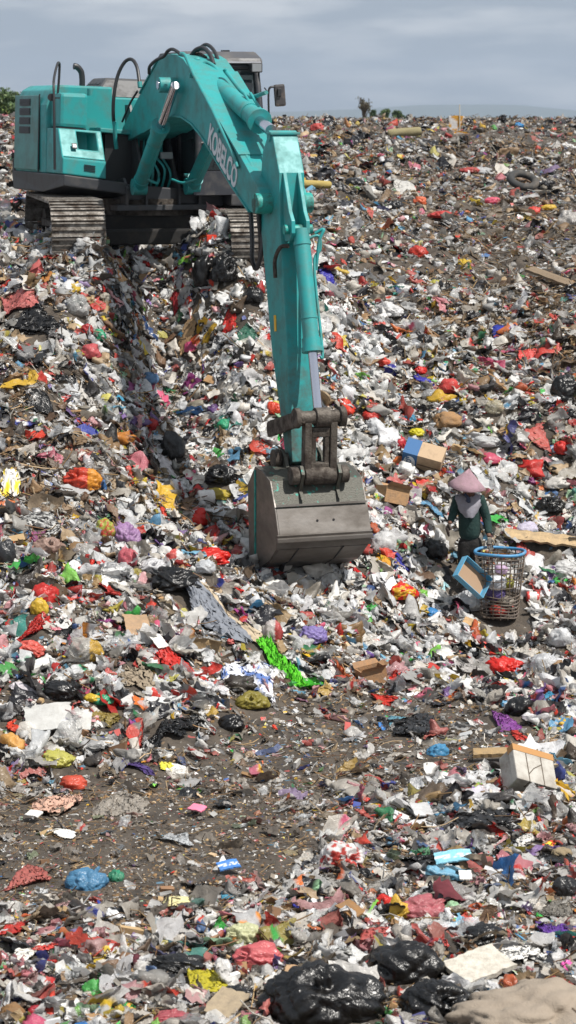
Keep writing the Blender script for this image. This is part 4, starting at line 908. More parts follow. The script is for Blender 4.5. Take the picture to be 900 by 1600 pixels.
def item(kind, name, px, py, w_, h_, col, label, cat, mt='film', col2=None, pat=None, rot=None, lift=0, keep=.42, group=None, fold=5, asp=None):
    r = IR; rk = rot; c1 = rgb(col)*(.25 if mt == 'black' else 1); c2 = rgb(col2) if col2 else None
    P0 = hit(px, py+(.22*h_ if kind in ('bag', 'box', 'ball') else 0)); d = P0[1]*cp+(CAM_Z-P0[2])*sp; s = F/d
    W = w_/s; Hh = h_/s; rot = r.uniform(0, 6.28) if rot is None else math.radians(rot)
    if kind in ('bag', 'ball'):
        P, f = bag_verts(r, 5 if w_ > 48 else 4, kind == 'bag', .16 if mt in ('cloth', 'card') and w_ > 100 else .115 if mt == 'black' else .12, black=mt == 'black')
        P = rotz(P, r.uniform(0, 6.28)); P[:, :2] /= np.abs(P[:, :2]).max(0); P[:, 2] = np.where(P[:, 2] < -.35, -.35+(P[:, 2]+.35)*.3, P[:, 2])
        P[:, 2] -= P[:, 2].min(); P[:, 2] /= P[:, 2].max()
        P = P*[W/2, min(W*.4, .45*W+.02), max(Hh*.78, W*.2)]
        wv = None
        if c2 is not None: wv = (vn(P[:, 0]*14/W, P[:, 2]*9/W+P[:, 1]*9/W, 3) > .2).astype(float) if pat == 'spots' else (P[:, 0] > W*.12).astype(float)
        if pat == 'zebra': wv = (np.sin((P[:, 0]*.8+P[:, 2])*62/W*.9+2*np.sin(P[:, 1]*8/W)) > 0).astype(float)
        P[:, 2] += -.16*Hh+lift; th = 0
        base = np.array([P0[0], P0[1]+W*.12, H(P0[0], P0[1]+W*.12)[0]])
        o = fast_mesh(name, P, f, MT[mt], True, tints(len(P), c1, c2, wv) if wv is not None else tints(len(P), c1))
        o.location = base
    elif kind == 'sheet':
        a_, b_ = hit(px, py-h_*.5), hit(px, py+h_*.5); dep = float(np.clip(np.linalg.norm(a_-b_), .3*W, 1.6*W)) if asp is None else asp*W
        n = 40 if w_ > 60 else 28; P, f, a, b = fold_sheet(n, n, 1, 1, fold, r, .5)
        P[:, :2] /= np.abs(P[:, :2]).max(0)*2; P[:, 2] /= max(.01, np.abs(P[:, 2]).max())
        q = P.copy(); q[:, 0] *= W; q[:, 1] *= dep; q = rotz(q, 0 if rk is None else math.radians(rk))
        ridge = crumple3(np.stack([a*4, b*4, a*0], -1), r, 9, .3, 1.5, 7)
        X = P0[0]+q[:, 0]; Yy = P0[1]+q[:, 1]; eg = np.clip(np.minimum(np.minimum(a, 1-a), np.minimum(b, 1-b))/.22, 0, 1)**.7; Z = H(X, Yy)+.012+np.abs(P[:, 2])*W*.10+(ridge*W*.085+.085*W)*eg*(.12 if fold == 0 else .7 if fold == 1 else 1)+lift*eg
        base = np.array([P0[0], P0[1], H(P0[0], P0[1])[0]]); V = np.stack([X, Yy, Z], -1)-base
        wv = pat_w(pat, a, b, r) if pat else None
        o = fast_mesh(name, V, f, MT[mt], True, tints(len(V), c1, c2, wv) if wv is not None else tints(len(V), c1)); o.location = base
    elif kind in ('card', 'board'):
        # a flat stiff piece, slightly bent, leaning on the slope
        n = 12; X, Y = np.meshgrid(np.linspace(-.5, .5, n), np.linspace(-.5, .5, n)); th_ = .02 if kind == 'board' else .006
        dep = min(W*.7, max(.06*W, (Hh if kind == 'board' and mt in ('wood', 'card') else Hh*1.6))) if asp is None else W*asp; x, y = X.ravel()*W, Y.ravel()*dep; z = (.05*W*np.sin(3*X.ravel()+1)+.04*W*np.abs(Y.ravel())*2+.02*W*vn(X.ravel()*5, Y.ravel()*5, 3))*(0.25 if kind == 'board' else 1)
        e = (np.abs(X.ravel()) > .45)|(np.abs(Y.ravel()) > .45); x = x+e*r.normal(0, .012*W, len(x)); y = y+e*r.normal(0, .012*W, len(y))
        top = np.stack([x, y, z+th_], -1); bot = np.stack([x, y, z-th_], -1); i = np.arange((n-1)**2); a = (i//(n-1))*n+i % (n-1); f1 = np.stack([a, a+1, a+n+1, a+n], -1)
        bd = [*range(0, n-1), *range(n-1, n*n-1, n), *range(n*n-1, n*n-n, -1), *range(n*n-n, 0, -n)]; m_ = n*n
        fs = np.array([(bd[k], m_+bd[k], m_+bd[(k+1) % len(bd)], bd[(k+1) % len(bd)]) for k in range(len(bd))]); f = np.concatenate([f1, f1[:, ::-1]+m_, fs]); V = np.concatenate([top, bot])
        wv = None
        if pat: wv = np.tile(pat_w(pat, X.ravel()+.5, Y.ravel()+.5, r), 2)
        elif kind == 'board' and mt == 'wood': wv = np.tile((vn(X.ravel()*2, Y.ravel()*25, 2)+1)*.35, 2); c2 = c1*.45
        o = fast_mesh(name, V, f, MT[mt], False, tints(len(V), c1, c2, wv) if wv is not None else tints(len(V), c1))
        e_ = .3; gx = (H(P0[0]+e_, P0[1])-H(P0[0]-e_, P0[1]))[0]/.6; gy = (H(P0[0], P0[1]+e_)-H(P0[0], P0[1]-e_))[0]/.6
        nv = Vector((-gx, -gy-.25, 1)).normalized(); o.rotation_mode = 'QUATERNION'; o.rotation_quaternion = nv.to_track_quat('Z', 'Y')@Matrix.Rotation(rot, 4, 'Z').to_quaternion()
        o.location = (P0[0], P0[1], H(P0[0], P0[1])[0]+.06+.05*W+lift)
    elif kind == 'roll':
        n, k_ = 22, 18; tt = np.linspace(-1, 1, n); rr = np.where(np.abs(tt) > .97, .86, 1)*(1+.05*vn(tt*6, tt*0, 3)); aa = np.arange(k_)*2*math.pi/k_
        P = np.array([[t_*W/2, Hh*.5*q_*math.cos(x)*(1+.05*math.sin(x*3+t_*5)), Hh*.5*q_*math.sin(x)] for t_, q_ in zip(tt, rr) for x in aa])
        P = np.concatenate([P, [[-W/2*.985, 0, 0], [W/2*.985, 0, 0]]]); f = [(j*k_+i, j*k_+(i+1) % k_, (j+1)*k_+(i+1) % k_, (j+1)*k_+i) for j in range(n-1) for i in range(k_)]
        me = MB(); me.add(P, f, True); me.add(P, [(n*k_, (i+1) % k_, i) for i in range(k_)]+[(n*k_+1, (n-1)*k_+i, (n-1)*k_+(i+1) % k_) for i in range(k_)])
        o = me.build(name, MT[mt]); n_ = len(o.data.vertices); w3 = (np.abs(np.array([q[0] for q in me.v]))/W < .3).astype(float)*(1 if c2 is not None else 0)
        at_ = o.data.attributes.new('tint', 'FLOAT_COLOR', 'POINT'); at_.data.foreach_set('color', tints(n_, c1, c2 if c2 is not None else c1, w3).astype(np.float32).ravel())
        o.rotation_euler = (0, r.uniform(-.1, .1), r.uniform(-.3, .3)); o.location = (P0[0], P0[1], H(P0[0], P0[1])[0]+Hh*.45)
    elif kind == 'box':
        mb = MB(); a, b, c_ = W/2, W*.36, Hh*.42; t = .012
        mb.box(-a, a, -b, -b+t, -c_, c_); mb.box(-a, a, b-t, b, -c_, c_); mb.box(-a, -a+t, -b+t, b-t, -c_, c_); mb.box(a-t, a, -b+t, b-t, -c_, c_); mb.box(-a+t, a-t, -b+t, b-t, -c_, -c_+t)
        for sgn in (-1, 1): mb.add([(-a, sgn*b, c_), (a, sgn*b, c_), (a*.95, sgn*b*1.5, c_+b*.35), (-a*.95, sgn*b*1.55, c_+b*.45)], [(0, 1, 2, 3)])
        mb.add([(a, -b, c_), (a, b, c_), (a*1.35, b, c_+.02), (a*1.3, -b, c_+.03)], [(0, 1, 2, 3)])
        o = mb.build(name, MT[mt]); n = len(o.data.vertices); at_ = o.data.attributes.new('tint', 'FLOAT_COLOR', 'POINT'); at_.data.foreach_set('color', tints(n, c1).astype(np.float32).ravel())
        o.rotation_euler = (r.uniform(-.5, .1), r.uniform(-.3, .3), rot); o.location = (P0[0], P0[1], H(P0[0], P0[1])[0]+c_*.8+lift)
    if kind == 'sheet' and rk is not None:
        for t_ in (-.35, -.12, .12, .35): KEEP.append((P0[0]+t_*W*math.cos(math.radians(rk)), P0[1]+t_*W*math.sin(math.radians(rk)), (asp or .5)*W*.45+.08))
    else: KEEP.append((P0[0], P0[1], W*keep))
    tag(o, label, cat, group); ITEMS.append(o); return o
B, S_, CD, BD, BX = 'bag', 'sheet', 'card', 'board', 'box'
ROWS = [
# lower right foreground
(B, 'rubbish_bag', 505, 1562, 215, 125, '17171a', 'largest bulging black rubbish bag on the bottom edge of the view', 'rubbish bag', 'black'),
(B, 'rubbish_bag', 636, 1512, 125, 95, '151517', 'black rubbish bag piled behind and right of the largest black bag', 'rubbish bag', 'black'),
(B, 'rubbish_bag', 680, 1568, 130, 80, '18181b', 'low black rubbish bag between the largest black bag and the white foam slab', 'rubbish bag', 'black'),
(B, 'rubbish_bag', 757, 1465, 72, 42, '141416', 'tied shiny black bag lying behind the white foam slab', 'rubbish bag', 'black'),
(S_, 'bag_scrap', 705, 1500, 50, 50, '26262a', 'limp dark plastic scrap hanging left of the tied shiny black bag', 'bag scrap', 'black'),
(BD, 'foam_slab', 748, 1527, 95, 60, 'c4bfb3', 'thick chipped white foam slab right of the black bags', 'foam slab', 'foam'),
(S_, 'white_cloth', 825, 1502, 110, 40, 'dddbd6', 'crumpled white cloth behind the white foam slab', 'cloth', 'cloth'),
('ball', 'fabric_bundle', 845, 1592, 300, 110, '94887a', 'big muddy cream fabric bundle nearest the camera in the bottom right corner', 'fabric bundle', 'cloth'),
(S_, 'carrier_bag', 866, 1463, 65, 34, '6a3fa0', 'bright purple crinkled plastic bag by the right edge', 'plastic bag', 'bright'),
(B, 'toy', 885, 1512, 20, 26, 'e25aa8', 'small hot pink plastic toy piece beside the white cloth', 'toy', 'hard'),
(B, 'carrier_bag', 657, 1424, 85, 52, 'b5636b', 'dusty rose coloured filled bag with a smooth taut skin', 'plastic bag', 'film'),
(B, 'carrier_bag', 603, 1412, 34, 30, 'd02a22', 'small bright red bag leaning on the dusty rose bag', 'plastic bag', 'bright'),
(S_, 'bag_scrap', 585, 1470, 85, 40, 'c25a55', 'coral red torn plastic below the dusty rose bag', 'bag scrap', 'film'),
(B, 'carrier_bag', 710, 1418, 34, 26, '9fc9a0', 'pale green bag just right of the dusty rose bag', 'plastic bag', 'film'),
(B, 'rubbish_bag', 885, 1388, 48, 45, '3a3c3f', 'rounded charcoal grey bag on the right edge above the purple bag', 'rubbish bag', 'black'),
(S_, 'film_sheet', 870, 1430, 70, 40, '8b867d', 'dull grey clear film bunched under the charcoal grey bag', 'plastic film', 'clear'),
(S_, 'wrapper', 846, 1437, 26, 15, '35b04a', 'bright green snack packet under the charcoal grey bag', 'wrapper', 'wrap'),
('ball', 'coconut', 714, 1335, 42, 34, '75603c', 'green brown coconut husk above the pale blue packet', 'coconut', 'card'),
('ball', 'coconut', 782, 1392, 42, 28, '6b6044', 'mossy flattened coconut husk among black plastic', 'coconut', 'card'),
('ball', 'coconut', 878, 1335, 38, 26, '8b7c62', 'pale tan coconut husk near the right edge', 'coconut', 'card'),
(CD, 'packet', 708, 1357, 58, 20, '7fbcd2', 'long pale blue printed packet below the green brown coconut', 'packet', 'wrap', 'd9e4e6', 'print', 10),
(CD, 'packet', 727, 1382, 28, 16, 'e6e4de', 'blank white card just below the pale blue packet', 'card', 'paper'),
(S_, 'wrapper', 857, 1326, 42, 26, 'd8442a', 'orange red crisp packet by a black bag on the right', 'wrapper', 'wrap', 'e8d040', 'spots'),
(S_, 'bag_scrap', 870, 1350, 60, 70, '19191b', 'black plastic heap beneath the orange red crisp packet', 'bag scrap', 'black'),
(S_, 'bag_scrap', 745, 1292, 130, 42, '252527', 'wide flattened black plastic sheet below the taped foam box', 'plastic sheet', 'black'),
(S_, 'bag_scrap', 670, 1352, 110, 36, '1d1d1f', 'long flattened black plastic strip left of the pale blue packet', 'plastic sheet', 'black'),
(B, 'carrier_bag', 533, 1340, 72, 58, 'e4e2e0', 'white carrier bag standing in a peak with a red print', 'plastic bag', 'film', 'c43c34', 'spots'),
(S_, 'film_sheet', 510, 1385, 75, 38, 'b9b6b0', 'cloudy white film trailing below the peaked white bag', 'plastic film', 'clear'),
(S_, 'carrier_bag', 466, 1419, 42, 28, '34389c', 'royal blue crumpled bag left of the cloudy film', 'plastic bag', 'bright'),
(CD, 'sandal', 547, 1438, 42, 18, '8f6a42', 'tan sole of a discarded sandal lying on torn film', 'sandal', 'card'),
(S_, 'striped_bag', 510, 1472, 62, 30, 'd8d8d6', 'black and white striped bag behind the largest black rubbish bag', 'striped bag', 'film', '1d1d20', 'zebra'),
(S_, 'striped_bag', 540, 1492, 60, 22, 'd0d0cc', 'second striped bag sloping down toward the largest black rubbish bag', 'striped bag', 'film', '1d1d20', 'zebra'),
(S_, 'striped_bag', 668, 1470, 58, 24, 'd8d8d6', 'striped bag under the dusty rose bag', 'striped bag', 'film', '1d1d20', 'zebra'),
(S_, 'striped_bag', 682, 1248, 64, 42, 'd6d6d4', 'striped bag spread flat on bare soil left of the taped foam box', 'striped bag', 'film', '1d1d20', 'zebra'),
(CD, 'packet', 658, 1279, 42, 20, 'd8d8d8', 'crinkled white square of film below the flat striped bag', 'packet', 'film'),
(S_, 'wrapper', 597, 1266, 38, 14, 'e0c030', 'yellow and red sweet wrapper on bare soil', 'wrapper', 'wrap', 'c83028', 'half'),
(S_, 'film_sheet', 600, 1385, 60, 30, 'aaa69f', 'greyish clear film behind the small bright red bag', 'plastic film', 'clear'),
(S_, 'carrier_bag', 690, 1212, 30, 14, '2fa05c', 'green scrap of bag between flat striped bag and taped foam box', 'bag scrap', 'wrap'),
(S_, 'film_sheet', 820, 1320, 80, 34, 'c9c6c0', 'dirty white cloth strip running below the black sheet', 'cloth', 'cloth'),
# lower left foreground
(B, 'rubbish_bag', 277, 1512, 92, 42, '1b1b1d', 'broad black bag lying on the lower left dirt', 'rubbish bag', 'black'),
(B, 'rubbish_bag', 254, 1535, 44, 32, '242427', 'small dull black bag tucked under the broad black bag', 'rubbish bag', 'black'),
(S_, 'carrier_bag', 320, 1536, 85, 38, 'c9bd2e', 'acid yellow crumpled bag beside the broad black bag', 'plastic bag', 'bright'),
(B, 'carrier_bag', 379, 1463, 62, 46, 'c9cba0', 'cloudy pale yellow bag behind the coral pink bag', 'plastic bag', 'film'),
(B, 'carrier_bag', 404, 1497, 84, 54, 'd0686c', 'shiny coral pink filled bag right of the broad black bag', 'plastic bag', 'bright'),
(B, 'rubbish_bag', 368, 1556, 66, 36, '202023', 'rounded black bag on the bottom edge below the coral pink bag', 'rubbish bag', 'black'),
(B, 'rubbish_bag', 461, 1510, 44, 28, '26262a', 'small black bag above the plain cardboard piece', 'rubbish bag', 'black'),
(CD, 'cardboard', 466, 1538, 44, 34, 'b08f6c', 'plain tan cardboard piece leaning behind the largest black rubbish bag', 'cardboard', 'card'),
(CD, 'cardboard', 355, 1588, 80, 30, '9a8b74', 'greyish brown paper sack flattened on the bottom edge', 'paper sack', 'card'),
(S_, 'wrapper', 199, 1580, 44, 42, '1f9a4c', 'green snack bag with orange and white print', 'wrapper', 'wrap', 'e6a040', 'spots'),
('ball', 'coconut', 18, 1586, 46, 34, '7d5a34', 'brown rotten coconut in the bottom left corner', 'coconut', 'card'),
(B, 'carrier_bag', 56, 1580, 30, 22, 'b02838', 'small crimson bag beside the rotten coconut', 'plastic bag', 'bright'),
(B, 'carrier_bag', 268, 1592, 70, 26, 'b0525c', 'dull rose bag cut by the bottom edge', 'plastic bag', 'film'),
(S_, 'rice_sack', 48, 1500, 96, 42, 'dcd8ce', 'white woven sack with red and yellow border on the left edge', 'woven sack', 'wrap', 'b83228', 'edge'),
(S_, 'carrier_bag', 22, 1455, 55, 42, 'd03c34', 'red torn bag spilling litter above the woven sack', 'plastic bag', 'bright'),
(S_, 'film_sheet', 100, 1425, 62, 24, 'c9a4a2', 'clear film with pink tint on bare soil', 'plastic film', 'clear'),
(B, 'carrier_bag', 133, 1377, 74, 50, '4f86ac', 'round blue knotted bag alone on bare soil', 'plastic bag', 'bright'),
(B, 'carrier_bag', 182, 1372, 30, 26, '2a8a68', 'little green bag touching the round blue bag', 'plastic bag', 'film'),
(S_, 'bag_scrap', 47, 1375, 78, 42, 'b8625a', 'faded red shredded plastic left of the round blue bag', 'bag scrap', 'film'),
(S_, 'film_sheet', 280, 1315, 62, 22, 'cfd2d4', 'flattened clear film on the trodden soil', 'plastic film', 'clear'),
(CD, 'packet', 357, 1366, 34, 20, '3f7ac0', 'small blue and white printed packet on trodden soil', 'packet', 'wrap', 'd8dce0', 'print', 10),
(S_, 'wrapper', 273, 1415, 56, 24, 'ddd29a', 'pale yellow peel shaped wrapper on soil', 'wrapper', 'wrap'),
(S_, 'film_sheet', 357, 1405, 26, 28, '3f88a4', 'teal blue rag on the soil right of the pale yellow wrapper', 'rag', 'cloth'),
(S_, 'paper_pile', 95, 1262, 95, 44, 'c8a08c', 'pile of pinkish crumpled tissue on bare soil', 'tissue', 'paper'),
(S_, 'film_sheet', 190, 1258, 90, 28, 'b5aca0', 'smeared clear film right of the pinkish tissue', 'plastic film', 'clear'),
(CD, 'packet', 53, 1284, 24, 16, 'e0ded8', 'tiny white carton at the foot of the pinkish tissue', 'carton', 'paper'),
(S_, 'paper_sheet', 95, 1305, 50, 16, 'e2e0da', 'torn white paper strip below the pinkish tissue', 'paper', 'paper'),
(CD, 'comb', 308, 1275, 26, 14, 'e07c98', 'pink curved plastic comb on trodden soil', 'comb', 'hard'),
(B, 'carrier_bag', 115, 1226, 46, 26, 'd0543e', 'orange red bag torn open at the foot of the left mound', 'plastic bag', 'bright'),
# left mound
(CD, 'paper_sheet', 76, 1139, 72, 50, 'bcbcb9', 'large creased white paper sheet on the left mound', 'paper', 'paper', None, None, 4),
(CD, 'paper_sheet', 131, 1142, 34, 48, 'c2c2be', 'smaller white sheet right of the large creased one', 'paper', 'paper', None, None, 80),
(B, 'carrier_bag', 88, 1188, 60, 34, 'c0bc5a', 'pale yellow green bag below the large creased paper', 'plastic bag', 'film'),
(B, 'carrier_bag', 17, 1168, 46, 46, 'd8a458', 'amber and cream bag on the left edge of the mound', 'plastic bag', 'bright'),
(S_, 'carrier_bag', 20, 1140, 50, 20, 'd8452c', 'vermilion bag above the amber and cream bag', 'plastic bag', 'bright'),
(S_, 'bag_scrap', 175, 1130, 70, 30, '8e7c3c', 'mustard brown film behind the smaller white sheet', 'plastic film', 'film'),
(B, 'rubbish_bag', 92, 1085, 62, 38, '17171a', 'crumpled black bag above the large creased paper', 'rubbish bag', 'black'),
(B, 'carrier_bag', 160, 1100, 40, 24, '2c9c70', 'sea green bag right of the crumpled black bag', 'plastic bag', 'bright'),
(B, 'carrier_bag', 143, 1093, 28, 18, 'd8b838', 'small gold bag touching the sea green bag', 'plastic bag', 'bright'),
(BD, 'foam_strip', 60, 1053, 52, 16, 'e2e0dc', 'narrow white foam strip standing on the mound', 'foam strip', 'foam', None, None, 62),
(S_, 'film_sheet', 32, 1085, 60, 26, 'd6d0d6', 'whitish lilac film on the left edge of the mound', 'plastic film', 'film'),
(S_, 'rubbish_bag', 265, 1148, 110, 56, '1a1a1c', 'wide ragged black plastic on the front of the left mound', 'plastic sheet', 'black'),
(S_, 'striped_bag', 320, 1134, 40, 26, 'cfcfcc', 'striped bag end poking from the wide ragged black plastic', 'striped bag', 'film', '1d1d20', 'zebra'),
(B, 'rubbish_bag', 360, 1132, 46, 36, '1e1e24', 'round black bag right of the wide ragged black plastic', 'rubbish bag', 'black'),
(B, 'carrier_bag', 393, 1099, 60, 36, '8f8438', 'olive yellow bag below the patterned cloth', 'plastic bag', 'bright'),
(S_, 'patterned_cloth', 385, 1060, 110, 62, 'dadce4', 'white cloth with blue and pink flower pattern', 'cloth', 'cloth', '5a74ac', 'spots'),
(S_, 'carrier_bag', 262, 1032, 88, 52, 'd2312a', 'scarlet bag spread over the middle of the left mound', 'plastic bag', 'bright'),
(CD, 'carton', 248, 1017, 28, 24, 'e6e2da', 'small white carton sitting on the scarlet bag', 'carton', 'paper'),
(S_, 'cloth_bundle', 215, 1062, 80, 48, '8f8270', 'muddy grey rags below left of the scarlet bag', 'rags', 'cloth'),
(CD, 'cardboard', 214, 990, 56, 34, 'a4876a', 'bent brown cardboard flap above the scarlet bag', 'cardboard', 'card'),
(B, 'carrier_bag', 133, 1018, 70, 56, 'b8b4ac', 'cloudy clear bag with a gold packet inside', 'plastic bag', 'clear', 'caa030', 'half'),
(S_, 'rubbish_bag', 112, 1000, 70, 80, '1b1b1e', 'black plastic draped behind the cloudy clear bag', 'plastic sheet', 'black'),
(B, 'carrier_bag', 72, 928, 46, 48, 'c82c28', 'upright red bag near the left edge', 'plastic bag', 'bright'),
(B, 'carrier_bag', 61, 951, 30, 36, 'd8b43c', 'golden yellow bag in front of the upright red bag', 'plastic bag', 'bright'),
(S_, 'bag_scrap', 38, 958, 18, 34, '3a8fc4', 'sky blue strip left of the golden yellow bag', 'bag scrap', 'bright'),
(S_, 'carrier_bag', 55, 985, 66, 36, 'b8241f', 'deep red bag heaped under the golden yellow bag', 'plastic bag', 'bright'),
(B, 'carrier_bag', 48, 1018, 52, 34, 'd4564a', 'paler salmon red bag below the deep red bag', 'plastic bag', 'film'),
(S_, 'carrier_bag', 173, 930, 64, 26, 'c23a32', 'brick red flat bag at the top of the left mound', 'plastic bag', 'bright'),
(S_, 'tarpaulin', 325, 962, 215, 62, '7c818a', 'large slate grey tarpaulin sloping beside the bucket', 'tarpaulin', 'cloth', 'b8a890', 'edge', -42, .06, .4, None, 1, .42),
(B, 'rubbish_bag', 274, 910, 92, 46, '1d1d20', 'puffed black bag above the slate grey tarpaulin', 'rubbish bag', 'black'),
(S_, 'carrier_bag', 364, 926, 66, 46, 'd62a22', 'vivid red bag left of the bucket foot', 'plastic bag', 'bright'),
(B, 'carrier_bag', 330, 872, 64, 34, 'd8261e', 'shining red bag behind the puffed black bag', 'plastic bag', 'bright'),
(B, 'carrier_bag', 272, 872, 34, 32, 'd05550', 'pinkish red bag with white inside left of the shining red bag', 'plastic bag', 'film', 'dcd8d4', 'half'),
(B, 'carrier_bag', 238, 888, 54, 36, 'd8d8da', 'white knotted bag in front of the pinkish one', 'plastic bag', 'film'),
(B, 'carrier_bag', 200, 874, 34, 40, 'c8606c', 'rosy red bag under the lilac bag', 'plastic bag', 'film'),
(B, 'carrier_bag', 320, 888, 40, 30, 'c2c6ca', 'bluish white bag below the shining red bag', 'plastic bag', 'film'),
(B, 'carrier_bag', 425, 987, 36, 46, 'cfc8c4', 'dirty white bag with red neck under the bucket', 'plastic bag', 'film', 'b84848', 'half'),
(S_, 'lime_mat', 440, 1052, 165, 46, '5cc02c', 'lime green fabric strip stretched on the ground before the bucket', 'fabric strip', 'cloth', None, None, -66, .07, .3, None, 0, .17),
(S_, 'lime_mat', 482, 1078, 60, 22, '3cae24', 'frayed end of lime green fabric lying right of the long strip', 'fabric strip', 'bright'),
(S_, 'purple_cloth', 217, 1204, 56, 26, '4a3a70', 'dark purple cloth at the foot of the mound', 'cloth', 'cloth'),
(S_, 'wrapper', 268, 1205, 46, 20, 'd8cc40', 'white and yellow wrapper beside the dark purple cloth', 'wrapper', 'wrap', 'd8d8d6', 'half'),
(S_, 'wrapper', 220, 1192, 24, 16, 'e09a30', 'orange wrapper above the dark purple cloth', 'wrapper', 'wrap'),
(S_, 'carrier_bag', 92, 1190, 20, 14, '1c1c1f', 'tiny black scrap on the pale yellow green bag', 'bag scrap', 'black'),
# left slope
(S_, 'bag_scrap', 28, 476, 74, 40, 'c46a66', 'faded coral plastic sheet draped at the left edge below the tracks', 'plastic sheet', 'film'),
(S_, 'rubbish_bag', 55, 512, 98, 46, '1a1a1d', 'wide black plastic below the faded coral sheet', 'plastic sheet', 'black'),
(B, 'carrier_bag', 120, 481, 42, 46, 'b4b4b2', 'dull translucent grey plastic bag standing on the left slope', 'plastic bag', 'clear'),
(B, 'carrier_bag', 156, 528, 26, 26, '2f9c74', 'small emerald bag on the left slope', 'plastic bag', 'bright'),
(B, 'carrier_bag', 135, 517, 22, 22, 'b02c30', 'small dark red bag left of the emerald bag', 'plastic bag', 'bright'),
(B, 'carrier_bag', 142, 556, 42, 32, 'c4555a', 'raspberry red filled bag below the emerald bag', 'plastic bag', 'film'),
(S_, 'rubbish_bag', 102, 605, 44, 70, '1c1c1f', 'torn black plastic hanging down the left slope', 'plastic sheet', 'black'),
(S_, 'rubbish_bag', 66, 638, 60, 36, '201f20', 'black plastic with twigs left of the hanging piece', 'plastic sheet', 'black'),
(S_, 'bag_scrap', 134, 622, 38, 52, 'cac6c0', 'white cloudy bag hanging on the left slope', 'plastic bag', 'film'),
(S_, 'film_sheet', 116, 686, 34, 80, 'b8b0a6', 'long pale film streamer running down the left slope', 'plastic film', 'clear'),
(B, 'carrier_bag', 130, 755, 64, 50, 'c8402a', 'big red bag with orange lining on the left slope', 'plastic bag', 'bright', 'dc9430', 'half'),
(S_, 'paper_sheet', 20, 758, 40, 46, 'd8d6d2', 'white paper with yellow print near the left edge', 'paper', 'paper', 'e0c830', 'spots'),
(S_, 'striped_bag', 62, 816, 72, 42, 'cfcfcc', 'large striped bag on the lower left slope', 'striped bag', 'film', '26262a', 'zebra'),
(B, 'carrier_bag', 195, 794, 36, 36, 'dededc', 'white peaked bag right of the large striped bag', 'plastic bag', 'film'),
(B, 'carrier_bag', 200, 838, 52, 50, 'a680ae', 'lilac pink crumpled bag on the lower left slope', 'plastic bag', 'film'),
(B, 'carrier_bag', 164, 830, 36, 44, 'a8b048', 'clear bag full of yellow green packets left of the lilac bag', 'plastic bag', 'film', 'c84838', 'spots'),
(B, 'carrier_bag', 133, 865, 44, 36, 'b4b2ae', 'grey white bag below the yellow green packets', 'plastic bag', 'clear'),
(B, 'carrier_bag', 76, 862, 60, 38, 'a08478', 'tan bag stuffed with twigs below the large striped bag', 'plastic bag', 'film'),
(B, 'rubbish_bag', 8, 870, 36, 60, '4a4d52', 'grey black bag cut by the left edge', 'rubbish bag', 'black'),
(S_, 'cardboard', 295, 522, 42, 30, 'b4936c', 'open tan carton on the slope between tracks and arm', 'cardboard', 'card'),
(B, 'rubbish_bag', 352, 432, 50, 62, '151517', 'glossy black bag sliding down below the right hand track', 'rubbish bag', 'black'),
(B, 'rubbish_bag', 316, 440, 36, 66, '1b1b1d', 'dark black bag left of the glossy sliding one', 'rubbish bag', 'black'),
(B, 'rubbish_bag', 397, 468, 40, 34, '1e1e20', 'black bag close to the left of the arm', 'rubbish bag', 'black'),
(S_, 'carrier_bag', 277, 470, 28, 50, '9c2830', 'deep crimson rag in the shaded gully', 'rag', 'cloth'),
(B, 'carrier_bag', 300, 548, 26, 24, 'c04a74', 'magenta pink bag under the open tan carton', 'plastic bag', 'bright'),
(S_, 'carrier_bag', 357, 505, 26, 34, 'd8302a', 'red bag left of the yellow sticker on the arm', 'plastic bag', 'bright'),
(S_, 'carrier_bag', 385, 527, 40, 20, '2f6c58', 'dark green bag left of the arm', 'plastic bag', 'film'),
(S_, 'carrier_bag', 417, 532, 18, 34, 'd02820', 'red bag touching the left of the arm', 'plastic bag', 'bright'),
(S_, 'carrier_bag', 430, 686, 30, 26, '34c05c', 'bright green bag beside the lower end of the arm', 'plastic bag', 'bright'),
(B, 'carrier_bag', 428, 645, 24, 28, 'd8452a', 'orange red bag left of the arm above the bright green one', 'plastic bag', 'bright'),
(B, 'carrier_bag', 350, 668, 24, 24, '30a074', 'mint green scrap in the middle of the slope', 'bag scrap', 'bright'),
(B, 'rubbish_bag', 268, 700, 44, 60, '1e2024', 'shaded black bag deep in the gully', 'rubbish bag', 'black'),
(B, 'carrier_bag', 238, 668, 22, 26, 'b82428', 'red scrap at the left rim of the gully', 'bag scrap', 'bright'),
(B, 'carrier_bag', 232, 598, 34, 28, '5c86b0', 'pale blue bag in the shaded gully', 'plastic bag', 'film'),
(B, 'carrier_bag', 308, 640, 36, 30, '8c8474', 'grey brown sack in the gully', 'sack', 'film'),
(S_, 'carrier_bag', 195, 637, 30, 16, '4aa8cc', 'turquoise scrap at the left rim of the gully', 'bag scrap', 'bright'),
(S_, 'film_sheet', 262, 735, 50, 60, 'd2cccc', 'long white film strip above the red bag in the gully', 'plastic film', 'film'),
(B, 'carrier_bag', 315, 812, 36, 36, 'd62a22', 'red knotted bag at the bottom of the gully', 'plastic bag', 'bright'),
('roll', 'tub', 322, 790, 26, 24, 'd4d0cc', 'white tub behind the red knotted bag', 'tub', 'hard'),
(B, 'carrier_bag', 343, 778, 36, 26, 'b4a038', 'mustard bag left of the bucket', 'plastic bag', 'film'),
(B, 'carrier_bag', 378, 800, 22, 34, 'ccd0d4', 'white bottle shaped bag against the left of the bucket', 'plastic bag', 'film'),
(B, 'rubbish_bag', 345, 745, 54, 42, '1a1a1e', 'black bag up the slope from the mustard bag', 'rubbish bag', 'black'),
(S_, 'carrier_bag', 300, 720, 30, 34, 'b01c34', 'cherry red bag in the gully beside the black one', 'plastic bag', 'bright'),
